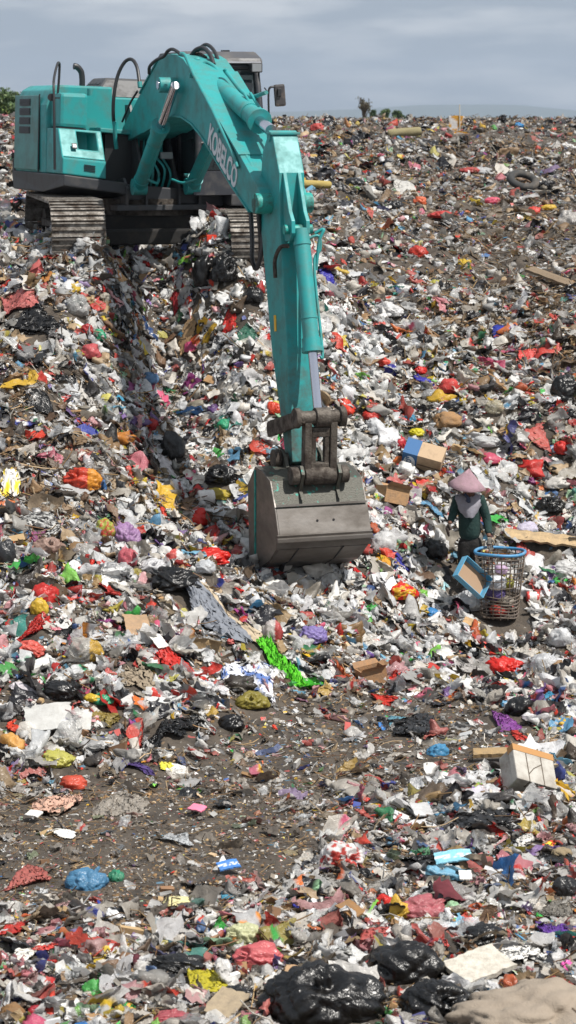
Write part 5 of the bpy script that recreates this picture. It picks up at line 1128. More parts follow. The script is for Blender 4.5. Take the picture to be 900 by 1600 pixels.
(B, 'carrier_bag', 200, 300, 1, 1, 'ffffff', '', '', 'film'),
# around the bucket and picker
(S_, 'carrier_bag', 548, 890, 52, 44, 'd01814', 'glossy red bag caught under the right corner of the bucket', 'plastic bag', 'bright'),
(B, 'carrier_bag', 597, 850, 46, 44, 'd8d8d8', 'large white bag right of the bucket', 'plastic bag', 'film'),
(S_, 'carrier_bag', 603, 884, 32, 26, 'e0a02c', 'amber yellow wrapper below the large white bag', 'wrapper', 'bright'),
(S_, 'carrier_bag', 630, 884, 40, 20, '4040a0', 'indigo bag right of the amber wrapper', 'plastic bag', 'bright'),
(B, 'carrier_bag', 627, 933, 58, 34, 'dc241c', 'tomato red bag with yellow print in front of the picker', 'plastic bag', 'bright', 'e0b030', 'spots'),
(CD, 'cardboard', 607, 920, 32, 24, 'e4e6ec', 'white sheet of foam left of the red printed bag', 'foam sheet', 'paper'),
(B, 'rubbish_bag', 680, 868, 42, 40, '1c1c1f', 'black bag left of the picker', 'rubbish bag', 'black'),
(S_, 'rubbish_bag', 668, 905, 44, 42, '1a1a1d', 'tangled black plastic below the black bag near the picker', 'plastic sheet', 'black'),
(S_, 'striped_bag', 672, 945, 42, 22, 'd0d0ce', 'striped bag left of the clear sack', 'striped bag', 'film', '1d1d20', 'zebra'),
(B, 'carrier_bag', 675, 962, 30, 18, '2f86c4', 'bright blue bag below the striped bag', 'plastic bag', 'bright'),
(S_, 'carrier_bag', 692, 915, 22, 34, 'a8d4dc', 'pale aqua cloth next to the blue tray', 'cloth', 'cloth'),
(B, 'clear_sack', 733, 944, 62, 44, 'dcdee0', 'shiny clear sack at the foot of the blue tray', 'clear sack', 'clear'),
(S_, 'clear_sack', 697, 835, 50, 60, 'd6d6d6', 'clear plastic sheet held at the picker\'s side', 'plastic film', 'clear'),
(S_, 'carrier_bag', 820, 873, 44, 26, 'b04540', 'brick coloured bag behind the basket', 'plastic bag', 'film'),
(BD, 'cardboard_sheet', 850, 856, 125, 22, 'b59c78', 'long tan cardboard sheet leading off behind the basket', 'cardboard', 'card', None, None, -12, 0, .3, None, 5, .16),
(B, 'carrier_bag', 745, 893, 1, 1, 'ffffff', '', '', 'film'),
(B, 'carrier_bag', 880, 895, 50, 40, 'cfcfce', 'white plastic heap on the right edge level with the basket', 'plastic bag', 'film'),
(B, 'carrier_bag', 843, 845, 30, 18, '3cb050', 'green bag on the cardboard sheet', 'plastic bag', 'bright'),
('roll', 'can', 832, 940, 20, 16, 'c8403c', 'red and white tin right of the basket', 'tin', 'hard', 'e0ddd8', 'half'),
(CD, 'cardboard', 736, 984, 26, 16, 'b8966c', 'small tan card chip in front of the clear sack', 'cardboard', 'card'),
(B, 'carrier_bag', 465, 942, 30, 34, 'd4d6d8', 'white bag under the front edge of the bucket', 'plastic bag', 'film'),
(B, 'carrier_bag', 478, 964, 32, 20, 'b85450', 'rust red bag right of the white bag under the bucket', 'plastic bag', 'film'),
(B, 'carrier_bag', 488, 993, 52, 36, '8b7cb8', 'lavender bag in front of the bucket', 'plastic bag', 'bright'),
(B, 'carrier_bag', 465, 1018, 34, 42, 'c6c6c4', 'whitish bag below the lavender bag', 'plastic bag', 'clear'),
(S_, 'wrapper', 570, 966, 46, 28, '5c9c50', 'green and white printed packaging right of the lavender bag', 'wrapper', 'wrap', 'c8d4dc', 'print'),
(S_, 'carrier_bag', 615, 998, 36, 36, 'd42620', 'red bag left of the striped bag in the middle ground', 'plastic bag', 'bright'),
(S_, 'carrier_bag', 646, 994, 36, 16, 'dc3c2c', 'flat scarlet bag just right of another red bag', 'plastic bag', 'bright'),
(B, 'striped_bag', 641, 1008, 38, 18, 'd0d0cc', 'small striped bag between two red bags', 'striped bag', 'film', '1d1d20', 'zebra'),
(B, 'carrier_bag', 657, 1018, 20, 20, 'a8983c', 'olive gold bag below the small striped bag', 'plastic bag', 'film'),
(S_, 'paper_bag', 536, 1035, 50, 44, 'b08a5c', 'crumpled brown paper bag in front of the bucket', 'paper bag', 'card'),
(BX, 'cardboard_box', 580, 1063, 42, 36, '9c7654', 'small brown carton right of the paper bag', 'cardboard box', 'card', None, None, 20),
(B, 'carrier_bag', 622, 1050, 52, 42, 'c89a9c', 'clear bag with pink contents right of the small carton', 'plastic bag', 'clear'),
(S_, 'carrier_bag', 600, 1098, 60, 32, 'd4301e', 'torn red bag stretched on the dirt below the small carton', 'plastic bag', 'bright'),
(B, 'carrier_bag', 788, 1047, 66, 36, 'd8241c', 'glowing red bag on the flat right side', 'plastic bag', 'bright'),
(S_, 'film_sheet', 745, 1065, 90, 24, 'c0bcb8', 'clear film spread before the glowing red bag', 'plastic film', 'clear'),
(B, 'carrier_bag', 852, 1040, 46, 46, 'd0d2d4', 'frosted white bag right of the glowing red bag', 'plastic bag', 'clear'),
(B, 'carrier_bag', 877, 1002, 42, 40, 'd6d8da', 'white bag on the right edge above the frosted one', 'plastic bag', 'film'),
(S_, 'carrier_bag', 700, 1048, 42, 20, 'd8609c', 'fuchsia pink bag left of the glowing red bag', 'plastic bag', 'bright'),
(S_, 'rubbish_bag', 715, 1060, 44, 22, '1e1e22', 'black scrap under the fuchsia pink bag', 'bag scrap', 'black'),
(B, 'carrier_bag', 853, 984, 30, 16, 'e0a4bc', 'pale pink bag right of the basket', 'plastic bag', 'film'),
(B, 'rubbish_bag', 812, 1108, 48, 38, '131315', 'pointed black bag on the flat right side', 'rubbish bag', 'black'),
(S_, 'carrier_bag', 782, 1130, 66, 32, '8a4898', 'purple violet bag below the pointed black bag', 'plastic bag', 'bright'),
(S_, 'carrier_bag', 812, 1155, 44, 20, 'd03c30', 'red bag right of the purple violet one', 'plastic bag', 'bright'),
(B, 'carrier_bag', 685, 1174, 40, 30, '4c94c0', 'blue film ball above the flat striped bag', 'plastic bag', 'bright'),
(S_, 'tarpaulin', 655, 1140, 90, 36, '3c3e42', 'dark grey plastic sheet on bare soil', 'plastic sheet', 'black'),
(S_, 'rag', 625, 1130, 40, 20, '5a8898', 'dusty blue rag at the left of the dark grey sheet', 'rag', 'cloth'),
(S_, 'striped_bag', 884, 1160, 44, 36, 'cfcfcc', 'striped bag cut by the right edge', 'striped bag', 'film', '1d1d20', 'zebra'),
(S_, 'carrier_bag', 858, 1092, 32, 24, '3c94b8', 'cyan blue scrap by the right edge', 'bag scrap', 'bright'),
(BD, 'cardboard_sheet', 770, 1190, 62, 20, 'a08660', 'corrugated cardboard strip left of the taped foam box', 'cardboard', 'card', None, None, 5),
(B, 'carrier_bag', 880, 1215, 44, 30, 'b0ac58', 'olive green film right of the taped foam box', 'plastic bag', 'film'),
(S_, 'wrapper', 500, 1235, 1, 1, 'ffffff', '', '', 'film'),
# right slope
(S_, 'carrier_bag', 508, 437, 38, 28, '3030a4', 'ultramarine bag just right of the arm', 'plastic bag', 'bright'),
(B, 'carrier_bag', 607, 487, 52, 32, 'dedede', 'big white bag on the upper slope right of the arm', 'plastic bag', 'film'),
(B, 'knit_cap', 598, 458, 34, 24, 'a89884', 'beige knitted cap shaped bundle above the big white bag', 'bundle', 'cloth'),
(B, 'carrier_bag', 592, 512, 22, 18, 'd86058', 'coral bag below the big white bag', 'plastic bag', 'film'),
(B, 'carrier_bag', 654, 396, 34, 26, 'c83c2e', 'isolated red bag high on the brown slope', 'plastic bag', 'bright'),
(B, 'carrier_bag', 725, 417, 26, 24, 'c8a824', 'gold yellow bag on the upper right slope', 'plastic bag', 'bright'),
(B, 'carrier_bag', 680, 444, 22, 14, 'b4b044', 'lime yellow scrap on the brown slope', 'bag scrap', 'film'),
(BD, 'timber_plank', 866, 448, 100, 18, '8c7a66', 'weathered plank sliding down the right slope', 'plank', 'wood', None, None, -60, 0, .2, None, 5, .22),
(B, 'rubbish_bag', 880, 618, 50, 62, '1d1e20', 'big dark rubbish bag on the right edge of the slope', 'rubbish bag', 'black'),
(B, 'rubbish_bag', 893, 652, 24, 22, '17171a', 'smaller black bag below the big dark one on the edge', 'rubbish bag', 'black'),
(S_, 'carrier_bag', 780, 523, 32, 26, '2c3ca8', 'cobalt blue bag on the brown slope', 'plastic bag', 'bright'),
(S_, 'carrier_bag', 661, 598, 36, 18, '3434a8', 'flat deep blue bag in the middle of the right slope', 'plastic bag', 'bright'),
(B, 'carrier_bag', 611, 584, 24, 28, '2a2a88', 'navy blue bag left of the flat deep blue bag', 'plastic bag', 'bright'),
(B, 'carrier_bag', 597, 571, 30, 20, 'd44838', 'light red bag above the navy blue bag', 'plastic bag', 'bright'),
(B, 'carrier_bag', 657, 581, 22, 16, 'd42824', 'red bag right above the flat deep blue bag', 'plastic bag', 'bright'),
(B, 'carrier_bag', 701, 608, 36, 32, 'd04a46', 'watermelon red bag right of the flat deep blue bag', 'plastic bag', 'bright'),
(S_, 'carrier_bag', 822, 567, 40, 26, 'd84a44', 'salmon bag with a trailing tail on the right slope', 'plastic bag', 'bright'),
(B, 'rubbish_bag', 664, 538, 28, 36, '2c2c2e', 'dark grey bag standing in the middle of the right slope', 'rubbish bag', 'black'),
(B, 'carrier_bag', 697, 575, 20, 18, '2c9c74', 'jade bag above the watermelon red bag', 'plastic bag', 'bright'),
(B, 'rubbish_bag', 705, 637, 30, 24, '26262a', 'black bag under the watermelon red bag', 'rubbish bag', 'black'),
(B, 'sack', 700, 663, 48, 34, '9a7650', 'brown hessian looking sack up the slope behind the picker', 'sack', 'card'),
(B, 'carrier_bag', 675, 620, 40, 22, 'b4b4b4', 'silver grey bag left of the watermelon red bag', 'plastic bag', 'clear'),
(B, 'carrier_bag', 772, 640, 34, 30, 'b0a890', 'beige cloudy bag above the striped bag on the slope', 'plastic bag', 'clear'),
(S_, 'striped_bag', 800, 660, 46, 20, 'c8c8c4', 'striped bag high on the right slope', 'striped bag', 'film', '1d1d20', 'zebra'),
(S_, 'striped_bag', 800, 774, 46, 24, 'c8c8c4', 'striped bag right behind the straw hat', 'striped bag', 'film', '1d1d20', 'zebra'),
(S_, 'bag_scrap', 840, 690, 60, 38, 'c05a52', 'long coral rag trailing on the right slope', 'rag', 'film'),
(B, 'carrier_bag', 880, 709, 34, 30, 'dc3a34', 'red bag at the end of the long coral rag', 'plastic bag', 'bright'),
(B, 'carrier_bag', 765, 719, 38, 24, 'cc5470', 'raspberry pink bag up and right of the straw hat', 'plastic bag', 'bright'),
(B, 'carrier_bag', 764, 695, 50, 24, 'd0d0d0', 'whitish clear bag above the raspberry pink bag', 'plastic bag', 'clear'),
(S_, 'carrier_bag', 790, 725, 18, 60, 'c03034', 'red ribbon of plastic hanging beside the raspberry bag', 'bag scrap', 'bright'),
(B, 'carrier_bag', 653, 682, 32, 16, 'dcd020', 'lemon yellow bag above the printed carton', 'plastic bag', 'bright'),
(S_, 'carrier_bag', 655, 770, 44, 22, 'd0b42c', 'mustard yellow bag below the printed carton', 'plastic bag', 'bright'),
(BX, 'cardboard_box', 612, 778, 44, 30, 'a88460', 'crushed tan box right of the bucket', 'cardboard box', 'card', None, None, 30),
(B, 'carrier_bag', 625, 697, 20, 32, 'c83040', 'crimson bag left of the printed carton', 'plastic bag', 'bright'),
(B, 'carrier_bag', 580, 655, 34, 18, 'cc3c34', 'red bag right of the linkage', 'plastic bag', 'bright'),
(B, 'carrier_bag', 588, 670, 34, 34, 'd8dadc', 'round white bag right of the linkage', 'plastic bag', 'film'),
(B, 'carrier_bag', 640, 657, 22, 18, '3c86a8', 'steel blue bag up left of the brown sack', 'plastic bag', 'bright'),
(B, 'rubbish_bag', 860, 796, 50, 30, '1a1a1c', 'glossy black bag right of the picker', 'rubbish bag', 'black'),
(B, 'carrier_bag', 822, 830, 40, 32, 'd0cade', 'pale violet white bag behind the cardboard sheet', 'plastic bag', 'film'),
(B, 'carrier_bag', 870, 760, 44, 24, 'd4d0ca', 'white cracked plate pile right of the straw hat', 'white bag', 'film'),
# far plateau
('roll', 'rolled_mat', 632, 214, 52, 14, '8c8464', 'rolled khaki mat on the far top of the heap', 'rolled mat', 'cloth'),
('roll', 'rolled_mat', 494, 294, 48, 12, 'a89458', 'rolled straw coloured mat right of the boom', 'rolled mat', 'cloth'),
(B, 'sack', 488, 248, 30, 14, 'd0b068', 'pale yellow sack just right of the arm head', 'sack', 'film'),
(S_, 'sheet', 627, 290, 50, 26, 'd4d2cc', 'white plastic sheet lying on the upper heap', 'plastic sheet', 'film'),
(B, 'carrier_bag', 495, 200, 24, 18, 'c04844', 'dusty red bag near the crest right of the mirror', 'plastic bag', 'film'),
(B, 'carrier_bag', 554, 223, 18, 12, 'd03028', 'small red bag on the far upper heap', 'plastic bag', 'bright'),
(B, 'carrier_bag', 656, 316, 22, 18, 'e07048', 'orange bag on the upper heap', 'plastic bag', 'bright'),
(B, 'carrier_bag', 770, 317, 26, 16, 'e0647c', 'rose pink bag on the upper right heap', 'plastic bag', 'bright'),
(B, 'carrier_bag', 833, 332, 24, 18, 'd8483c', 'red bag beside yellow scraps on the upper right heap', 'plastic bag', 'bright'),
(B, 'carrier_bag', 858, 325, 26, 12, 'd8b440', 'yellow scraps on the upper right heap', 'bag scrap', 'bright'),
(B, 'carrier_bag', 573, 272, 24, 12, 'c83838', 'carmine bag on the upper heap', 'plastic bag', 'bright'),
(B, 'carrier_bag', 735, 268, 36, 12, 'b84844', 'maroon tinted bag on the far right heap', 'plastic bag', 'film'),
(B, 'carrier_bag', 889, 345, 44, 34, 'c4c0bc', 'grey white bag on the right edge of the upper heap', 'plastic bag', 'clear'),
(B, 'carrier_bag', 690, 338, 46, 16, 'c84440', 'stretched red bag in the middle of the upper heap', 'plastic bag', 'film'),
(B, 'rubbish_bag', 555, 287, 34, 20, '202022', 'black bag on the upper heap above the white sheet', 'rubbish bag', 'black'),
(B, 'rubbish_bag', 620, 322, 24, 20, '404246', 'dark grey bag below the white plastic sheet', 'rubbish bag', 'black'),
(B, 'carrier_bag', 810, 196, 18, 11, '2f86c0', 'blue bag near the far right crest', 'plastic bag', 'bright'),
(B, 'carrier_bag', 866, 203, 14, 9, 'dc4038', 'red bag near the far right crest', 'plastic bag', 'bright'),
(B, 'rubbish_bag', 727, 181, 16, 8, '1a1a1c', 'black bag silhouetted on the far crest', 'rubbish bag', 'black'),
(B, 'rubbish_bag', 540, 177, 22, 10, '1a1a1c', 'black bag on the crest left of the bare tree', 'rubbish bag', 'black'),
]
for row in ROWS:
    if row[4] <= 1: continue
    k, nm, px, py, w_, h_, col, lab, ct, mt = row[:10]; ex_ = row[10:]
    item(k, nm, px, py, w_, h_, col, lab, ct, mt, *ex_)

# ------------------------------------------------------------------ special things: taped foam box, printed carton, blue tray, basket, tyre, sticks
def gz(x, y): return float(H(x, y)[0])
p = hit(826, 1246); s_ = F/(p[1]*cp+(CAM_Z-p[2])*sp); W = 88/s_
FB = empty('foam_box', (p[0], p[1]+.12, gz(p[0], p[1]+.12)+.20), label='big dirty white foam box tipped on its edge with orange tape along its rim', cat='foam box')
FB.rotation_euler = (math.radians(42), math.radians(20), math.radians(22))
M_FOAM2 = dirty(mat('dirty_foam', (.42, .40, .36), .8), (.16, .13, .10), 5, .42, .72, .9, amount=.8, bump=.4)
a, b, c_ = W*.42, W*.36, W*.24
m = MB(); m.box(-a, a, -b, b, -c_, c_-.09); m.build('foam_body', M_FOAM2, FB, .02)
m = MB(); m.box(-a-.006, a+.006, -b-.006, b+.006, c_-.087, c_); m.build('lid', M_FOAM2, FB, .012)
m = MB(); m.box(-a-.009, a+.009, b-.06, b+.010, c_-.09, c_+.004); m.build('tape', mat('brown_tape', (.38, .19, .06), .45), FB)
m = MB()
for k in (-.4, .35): m.box(k*a-.005, k*a+.005, -b-.009, b-.065, c_-.1, c_+.003)
m.tube([(-a*.4, -b*.6, c_+.001), (-.02, -.03, c_+.001), (a*.35, .04, c_+.001)], .005, 5)
m.build('crack', mat('crack_dark', (.10, .08, .06), .9), FB)
KEEP.append((p[0], p[1], W*.5))

p = hit(662, 735); s_ = F/(p[1]*cp+(CAM_Z-p[2])*sp); W = 62/s_
CT = empty('printed_carton', (p[0], p[1], gz(p[0], p[1])+.16), label='tan carton with a blue printed end and white oval behind the picker', cat='cardboard box')
CT.rotation_euler = (math.radians(40), math.radians(14), math.radians(-12))
CB_ = dirty(mat('carton_brown', (.42, .30, .19), .85), (.2, .14, .09), 6, .5, .8); BLUEP = mat('printed_blue', (.03, .11, .26), .7); WHP = mat('printed_white', (.65, .68, .72), .6)
a, b, c_ = W*.5, W*.25, W*.32
m = MB(); m.box(-a, a, -b, b, -c_, c_); m.build('carton', CB_, CT, .006)
m = MB(); m.box(-a-.003, -a*.25, -b-.004, b+.003, -c_-.003, c_+.003); m.build('printed_end', BLUEP, CT)
m = MB(); m.add([(-a*.62+a*.3*math.cos(t), -b-.007, c_*.75*math.sin(t)) for t in np.linspace(0, 6.283, 28)[:-1]], [tuple(range(27))]); m.build('oval_print', WHP, CT)
fc = bpy.data.curves.new('lettering', 'FONT'); fc.body = 'AQUA'; fc.size = W*.17; fc.extrude = .001; fc.offset = .002; fc.align_x = 'CENTER'
fo = bpy.data.objects.new('lettering', fc); COL.objects.link(fo); bpy.context.view_layer.update(); me = bpy.data.meshes.new_from_object(fo.evaluated_get(bpy.context.evaluated_depsgraph_get())); bpy.data.objects.remove(fo)
me.transform(Matrix.Translation((-a*.60, -b-.010, 0))@Matrix.Rotation(math.radians(65), 4, 'Y')@Matrix.Rotation(math.pi/2, 4, 'X')@Matrix.Translation((0, -W*.055, 0)))
me.materials.append(BLUEP); o = bpy.data.objects.new('lettering', me); COL.objects.link(o); o.parent = CT
m = MB(); m.box(-a*.2, a+.003, -b-.003, b+.003, -.012, .012); m.build('flap_seam', mat('carton_dark', (.16, .11, .07), .9), CT)
KEEP.append((p[0], p[1], W*.5))

# the picker stands here
PY = 30.5; pf_ = at(735, 940, PY); PX0, PG = pf_[0], gz(pf_[0], PY)
SK = PG-pf_[2]
def W3(px, py, dy=0.0):
    """point of the figure seen at px, py, dy metres nearer the camera than the body's plane"""
    q = at(px, py, PY-dy); return Vector(q)
PR = empty('person', (PX0, PY, PG), label='rubbish picker in conical pinkish hat, dark green top and lilac scarf, reaching into a basket', cat='person')
inv = Matrix.Translation((-PX0, -PY, -PG))
def skin_mesh(name, verts, edges, radii, mt, root=0, sub=2, parent=PR):
    me = bpy.data.meshes.new(name); me.from_pydata([tuple(inv@Vector(v)) for v in verts], edges, []); o = bpy.data.objects.new(name, me); COL.objects.link(o)
    md = o.modifiers.new('skin', 'SKIN'); md.use_smooth_shade = True
    sv = me.skin_vertices[0].data
    for i, r in enumerate(radii): sv[i].radius = (r, r) if not isinstance(r, tuple) else r
    sv[root].use_root = True
    ss = o.modifiers.new('sub', 'SUBSURF'); ss.levels = ss.render_levels = sub
    bpy.context.view_layer.update(); m2 = bpy.data.meshes.new_from_object(o.evaluated_get(bpy.context.evaluated_depsgraph_get())); bpy.data.objects.remove(o); m2.name = name
    for p in m2.polygons: p.use_smooth = True
    m2.materials.clear(); m2.materials.append(mt); o = bpy.data.objects.new(name, m2); COL.objects.link(o); o.parent = parent; return o
SKIN = mat('skin', (.16, .075, .045), .6)
TOP = dirty(mat('dark_green_knit', (.008, .032, .028), .9), (.03, .06, .05), 8, .5, .8, bump=.6); PANT = dirty(mat('black_trousers', (.010, .009, .009), .95), (.03, .025, .02), 5, .5, .8, bump=.6)
GLOVE = dirty(mat('grey_glove', (.16, .145, .125), .9), (.07, .06, .05), 12, .4, .7); SCARF = dirty(mat('lilac_grey_scarf', (.28, .27, .31), .8), (.18, .17, .18), 6, .4, .8, bump=.35)
pel = W3(734, 850); chest = W3(733, 795, .03); sh = W3(733, 779, .05); nk = W3(732, 771, .09); hd_ = W3(729, 760, .17)
shL, shR = W3(714, 780, .05), W3(751, 780, .05)
elL, elR = W3(708, 803, .06), W3(761, 812, .04)
wrL, wrR = W3(702, 819, .22), W3(764, 840, .18)
hpL, hpR = W3(727, 858), W3(742, 858); knL, knR = W3(726, 900, .06), W3(744, 900, .03)
ftL = Vector((W3(726, 940).x, PY-.02, gz(W3(726, 940).x, PY)+.07)); ftR = Vector((W3(745, 940).x, PY, gz(W3(745, 940).x, PY)+.07))
tL, tR = ftL+Vector((-.03, -.15, -.02)), ftR+Vector((.04, -.15, -.02))
V = [pel, chest, sh, nk, hd_, shL, elL, wrL, shR, elR, wrR, hpL, knL, ftL, tL, hpR, knR, ftR, tR]
E = [(0, 1), (1, 2), (2, 3), (3, 4), (2, 5), (5, 6), (6, 7), (2, 8), (8, 9), (9, 10), (0, 11), (11, 12), (12, 13), (13, 14), (0, 15), (15, 16), (16, 17), (17, 18)]
Rb = [.085, .11, .09, .05, .085, .055, .042, .03, .055, .042, .03, .06, .05, .04, .035, .06, .05, .04, .035]
body_p = skin_mesh('body', V, E, Rb, SKIN, 0)
# face: nose, eyes, mouth on the forward, downward looking head
fd = Vector((-.05, -.8, -.55)).normalized(); up_ = Vector((0, -.55, .83)); sd_ = fd.cross(up_).normalized()
m = MB(); hc = inv@hd_
def fpt(a, b, c_=.095): return hc+sd_*a+up_*b+fd*c_
m.add([fpt(-.014, -.03), fpt(.014, -.03), fpt(0, .02), fpt(0, -.028, .122)], [(0, 3, 2), (3, 1, 2), (0, 1, 3)]); m.build('nose', SKIN, PR)
for q in (-.032, .032):
    m = MB(); m.tube([fpt(q, .012, .075), fpt(q, .012, .093)], .011, 8); m.build('eye', mat('eye_dark', (.02, .015, .012), .3), PR)
m = MB(); m.box(-.025, .025, -.004, .004, -.004, .004, Matrix.Translation(fpt(0, -.055, .088))); m.build('mouth', mat('lips', (.22, .07, .06), .5), PR)
# clothes
skin_mesh('jumper', [pel+Vector((0, 0, .02)), chest, sh, shL, elL, W3(703, 816, .20), shR, elR, W3(764, 836, .16)], [(0, 1), (1, 2), (2, 3), (3, 4), (4, 5), (2, 6), (6, 7), (7, 8)], [.155, .15, .12, .075, .062, .045, .075, .062, .046], TOP, 0)
skin_mesh('trousers', [pel+Vector((0, 0, .03)), hpL, knL, ftL+Vector((0, 0, .05)), hpR, knR, ftR+Vector((0, 0, .05)), pel+Vector((0, 0, .14))], [(0, 1), (1, 2), (2, 3), (0, 4), (4, 5), (5, 6), (0, 7)], [.15, .12, .085, .065, .12, .085, .065, .13], PANT, 0)
for ft, t_ in ((ftL, tL), (ftR, tR)): skin_mesh('boot', [ft+Vector((0, 0, .06)), ft, t_], [(0, 1), (1, 2)], [.055, .058, .045], BLACK, 1)
# hands inside gloves: palm and five fingers
def hand(wr, d, nrm, side, mt, name, curl):
    d = d.normalized(); nrm = nrm.normalized(); sd = d.cross(nrm).normalized()
    vs = [wr, wr+d*.05, wr+d*.09]; es = [(0, 1), (1, 2)]; rs = [.026, (.038, .022), (.04, .02)]
    for k, (o_, ln) in enumerate(((-.032, .066), (-.011, .075), (.011, .07), (.031, .055))):
        b = len(vs); p0 = wr+d*.09+sd*o_; d1 = (d*math.cos(curl)+nrm*math.sin(curl)); d2 = (d*math.cos(curl*2.2)+nrm*math.sin(curl*2.2))
        vs += [p0, p0+d1*ln*.5, p0+d1*ln*.5+d2*ln*.5]; es += [(2, b), (b, b+1), (b+1, b+2)]; rs += [.0115, .0105, .009]
    b = len(vs); p0 = wr+d*.03+sd*side*.035; vs += [p0, p0+(sd*side*.6+d*.6+nrm*.5)*.035, p0+(sd*side*.5+d*.9+nrm*.9)*.055]; es += [(1, b), (b, b+1), (b+1, b+2)]; rs += [.016, .013, .011]
    return skin_mesh(name, vs, es, rs, mt, 1)
hand(wrR, Vector((.10, -.15, -.9)), Vector((0, -1, -.2)), -1, GLOVE, 'glove', .35)
hand(wrL, Vector((-.25, -.55, -.7)), Vector((.5, -.3, -.5)), 1, dirty(mat('dark_glove', (.05, .035, .03), .9), (.1, .08, .06), 12), 'glove', .55)
# scarf: wound round the neck and hanging in a rounded bib over the chest
m = MB(); n = 40; rings = []
for j, (py, rx, ry, cy, drop) in enumerate(((775, .085, .085, .10, 0), (778, .13, .125, .08, .01), (782, .175, .15, .06, .03), (789, .178, .168, .055, .05), (798, .165, .175, .05, .05), (806, .13, .17, .045, .03))):
    c0 = inv@W3(732, py, cy)
    ring = []
    for k in range(n):
        a = 2*math.pi*k/n; fr = max(0, -math.sin(a)); pl = 1+.05*math.sin(a*9+j*1.1)+.03*math.sin(a*17)
        z = c0.z-(0 if fr > .0 else 0)+(1-fr)**1.2*(.03+.036*max(0, j-1)) ; ring.append((c0.x+rx*math.cos(a)*pl, c0.y+ry*math.sin(a)*pl, z+.006*math.sin(a*9+j*2)))
    rings.append(ring)
vs = [p for r_ in rings for p in r_]; m.add(vs, [(j*n+k, (j+1)*n+k, (j+1)*n+(k+1) % n, j*n+(k+1) % n) for j in range(5) for k in range(n)], True)
m.add([rings[-1][k] for k in range(n)], [tuple(range(n))], True); m.build('scarf', SCARF, PR)
m = MB(); m.tube(curve([inv@W3(726, 772, .24), inv@W3(731, 778, .27), inv@W3(733, 784, .26), inv@W3(729, 781, .27)], 4), .022, 8); m.build('scarf_knot', mat('navy_cloth', (.03, .04, .07), .9), PR)
# conical straw hat tilted forward
HAT = dirty(mat('pink_straw', (.32, .20, .235), .85), (.22, .15, .16), 14, .4, .8, bump=.5)
hp = inv@W3(729, 760, .12); ax = Vector((.13, -.12, 1)).normalized(); q = ax.to_track_quat('Z', 'Y').to_matrix().to_4x4()
m = MB(); R_ = .250; hh = .235; n = 48; prof = [(R_, 0), (R_*.75, hh*.25), (R_*.5, hh*.5), (R_*.25, hh*.75), (.004, hh)]
vs = []; 
for (r_, z) in prof+[(r_-.006 if r_ > .02 else .004, z-.008) for r_, z in prof[::-1]]:
    for k in range(n): a = 2*math.pi*k/n; rr = r_*(1+.012*math.sin(a*5)); vs.append(Matrix.Translation(hp)@q@Vector((rr*math.cos(a), rr*math.sin(a), z+.006*math.sin(a*3))))
m.add(vs, [(j*n+k, j*n+(k+1) % n, (j+1)*n+(k+1) % n, (j+1)*n+k) for j in range(9) for k in range(n)]+[(9*n+k, 9*n+(k+1) % n, (k+1) % n, k) for k in range(n)], True); m.build('conical_hat', HAT, PR)
KEEP.append((PX0, PY, .45))

# woven basket cage
c0 = at(780, 948, 30.1); BXx, BYy = c0[0], 30.1; bg_ = gz(BXx, BYy); rt = 39/122; rbm = .235; topz = at(781, 862, 30.1)[2]-bg_
BK_ = empty('basket', (BXx, BYy, bg_), label='tall round open cage basket with a blue rim beside the picker', cat='basket')
def rad_at(z): return rbm+(rt-rbm)*(z/topz)
CANE = dirty(mat('rusty_cane', (.10, .075, .055), .8), (.2, .17, .15), 9, .45, .7)
def ring_(z, r, th, n=40, wob=.006): 
    m = MB(); P_ = [(r*math.cos(a), r*math.sin(a), z+wob*math.sin(a*3+z*9)) for a in np.linspace(0, 2*math.pi, n+1)]; m.tube(P_, th, 6, False); return m
ring_(topz, rt, .021).build('rim', dirty(mat('blue_hose_rim', (.05, .22, .42), .5), (.25, .3, .3), 9, .5, .8), BK_)
for k in range(16):
    a = 2*math.pi*k/16; m = MB(); m.tube([(rad_at(z)*math.cos(a+.02*math.sin(z*7+k)), rad_at(z)*math.sin(a+.02*math.sin(z*7+k)), z) for z in np.linspace(0.0, topz, 8)], .0085, 5); m.build('upright', CANE, BK_)
for z in (.93, .86, .79, .71, .6, .49): ring_(topz*z, rad_at(topz*z)+.004, .0065).build('hoop', CANE, BK_)
for k in range(7): ring_(.02+k*.045, rad_at(.02+k*.045)+.005, .0075, wob=.012).build('hoop', CANE, BK_)
m = MB(); m.add([(rbm*math.cos(a), rbm*math.sin(a), .012) for a in np.linspace(0, 6.283, 30)[:-1]], [tuple(range(29))]); m.build('base', CANE, BK_)
KEEP.append((BXx, BYy, .50))
KK = [(0, -.02, .10, .2, 'b8463c', 'rusty red bundle in the bottom of the basket', 'bright'), (-.06, .02, .30, .2, '6a5c9c', 'purple bundle halfway down the basket', 'film'), (.08, -.04, .2, .17, '8c8478', 'grey brown bundle low in the basket', 'film'), (-.04, -.02, .44, .21, 'e4e6ea', 'white bag on top of the rubbish in the basket', 'film'), (.1, .05, .42, .16, 'a8a43c', 'olive bag near the top inside the basket', 'film'), (.02, .08, .60, .14, 'd0b4d4', 'pale lilac bag just below the basket rim', 'film')]
for x, y, z, r_, hx_, lb, mt_ in KK:
    P, f = bag_verts(IR, 3); P = P/np.abs(P).max(); o = fast_mesh('basket_contents', P*[r_*.7, r_*.7, r_*.55], f, MT[mt_], True, tints(len(P), rgb(hx_))); o.location = (BXx+x, BYy+y, bg_+z); o.rotation_euler = (0, 0, IR.uniform(0, 6)); tag(o, lb, 'plastic bag')

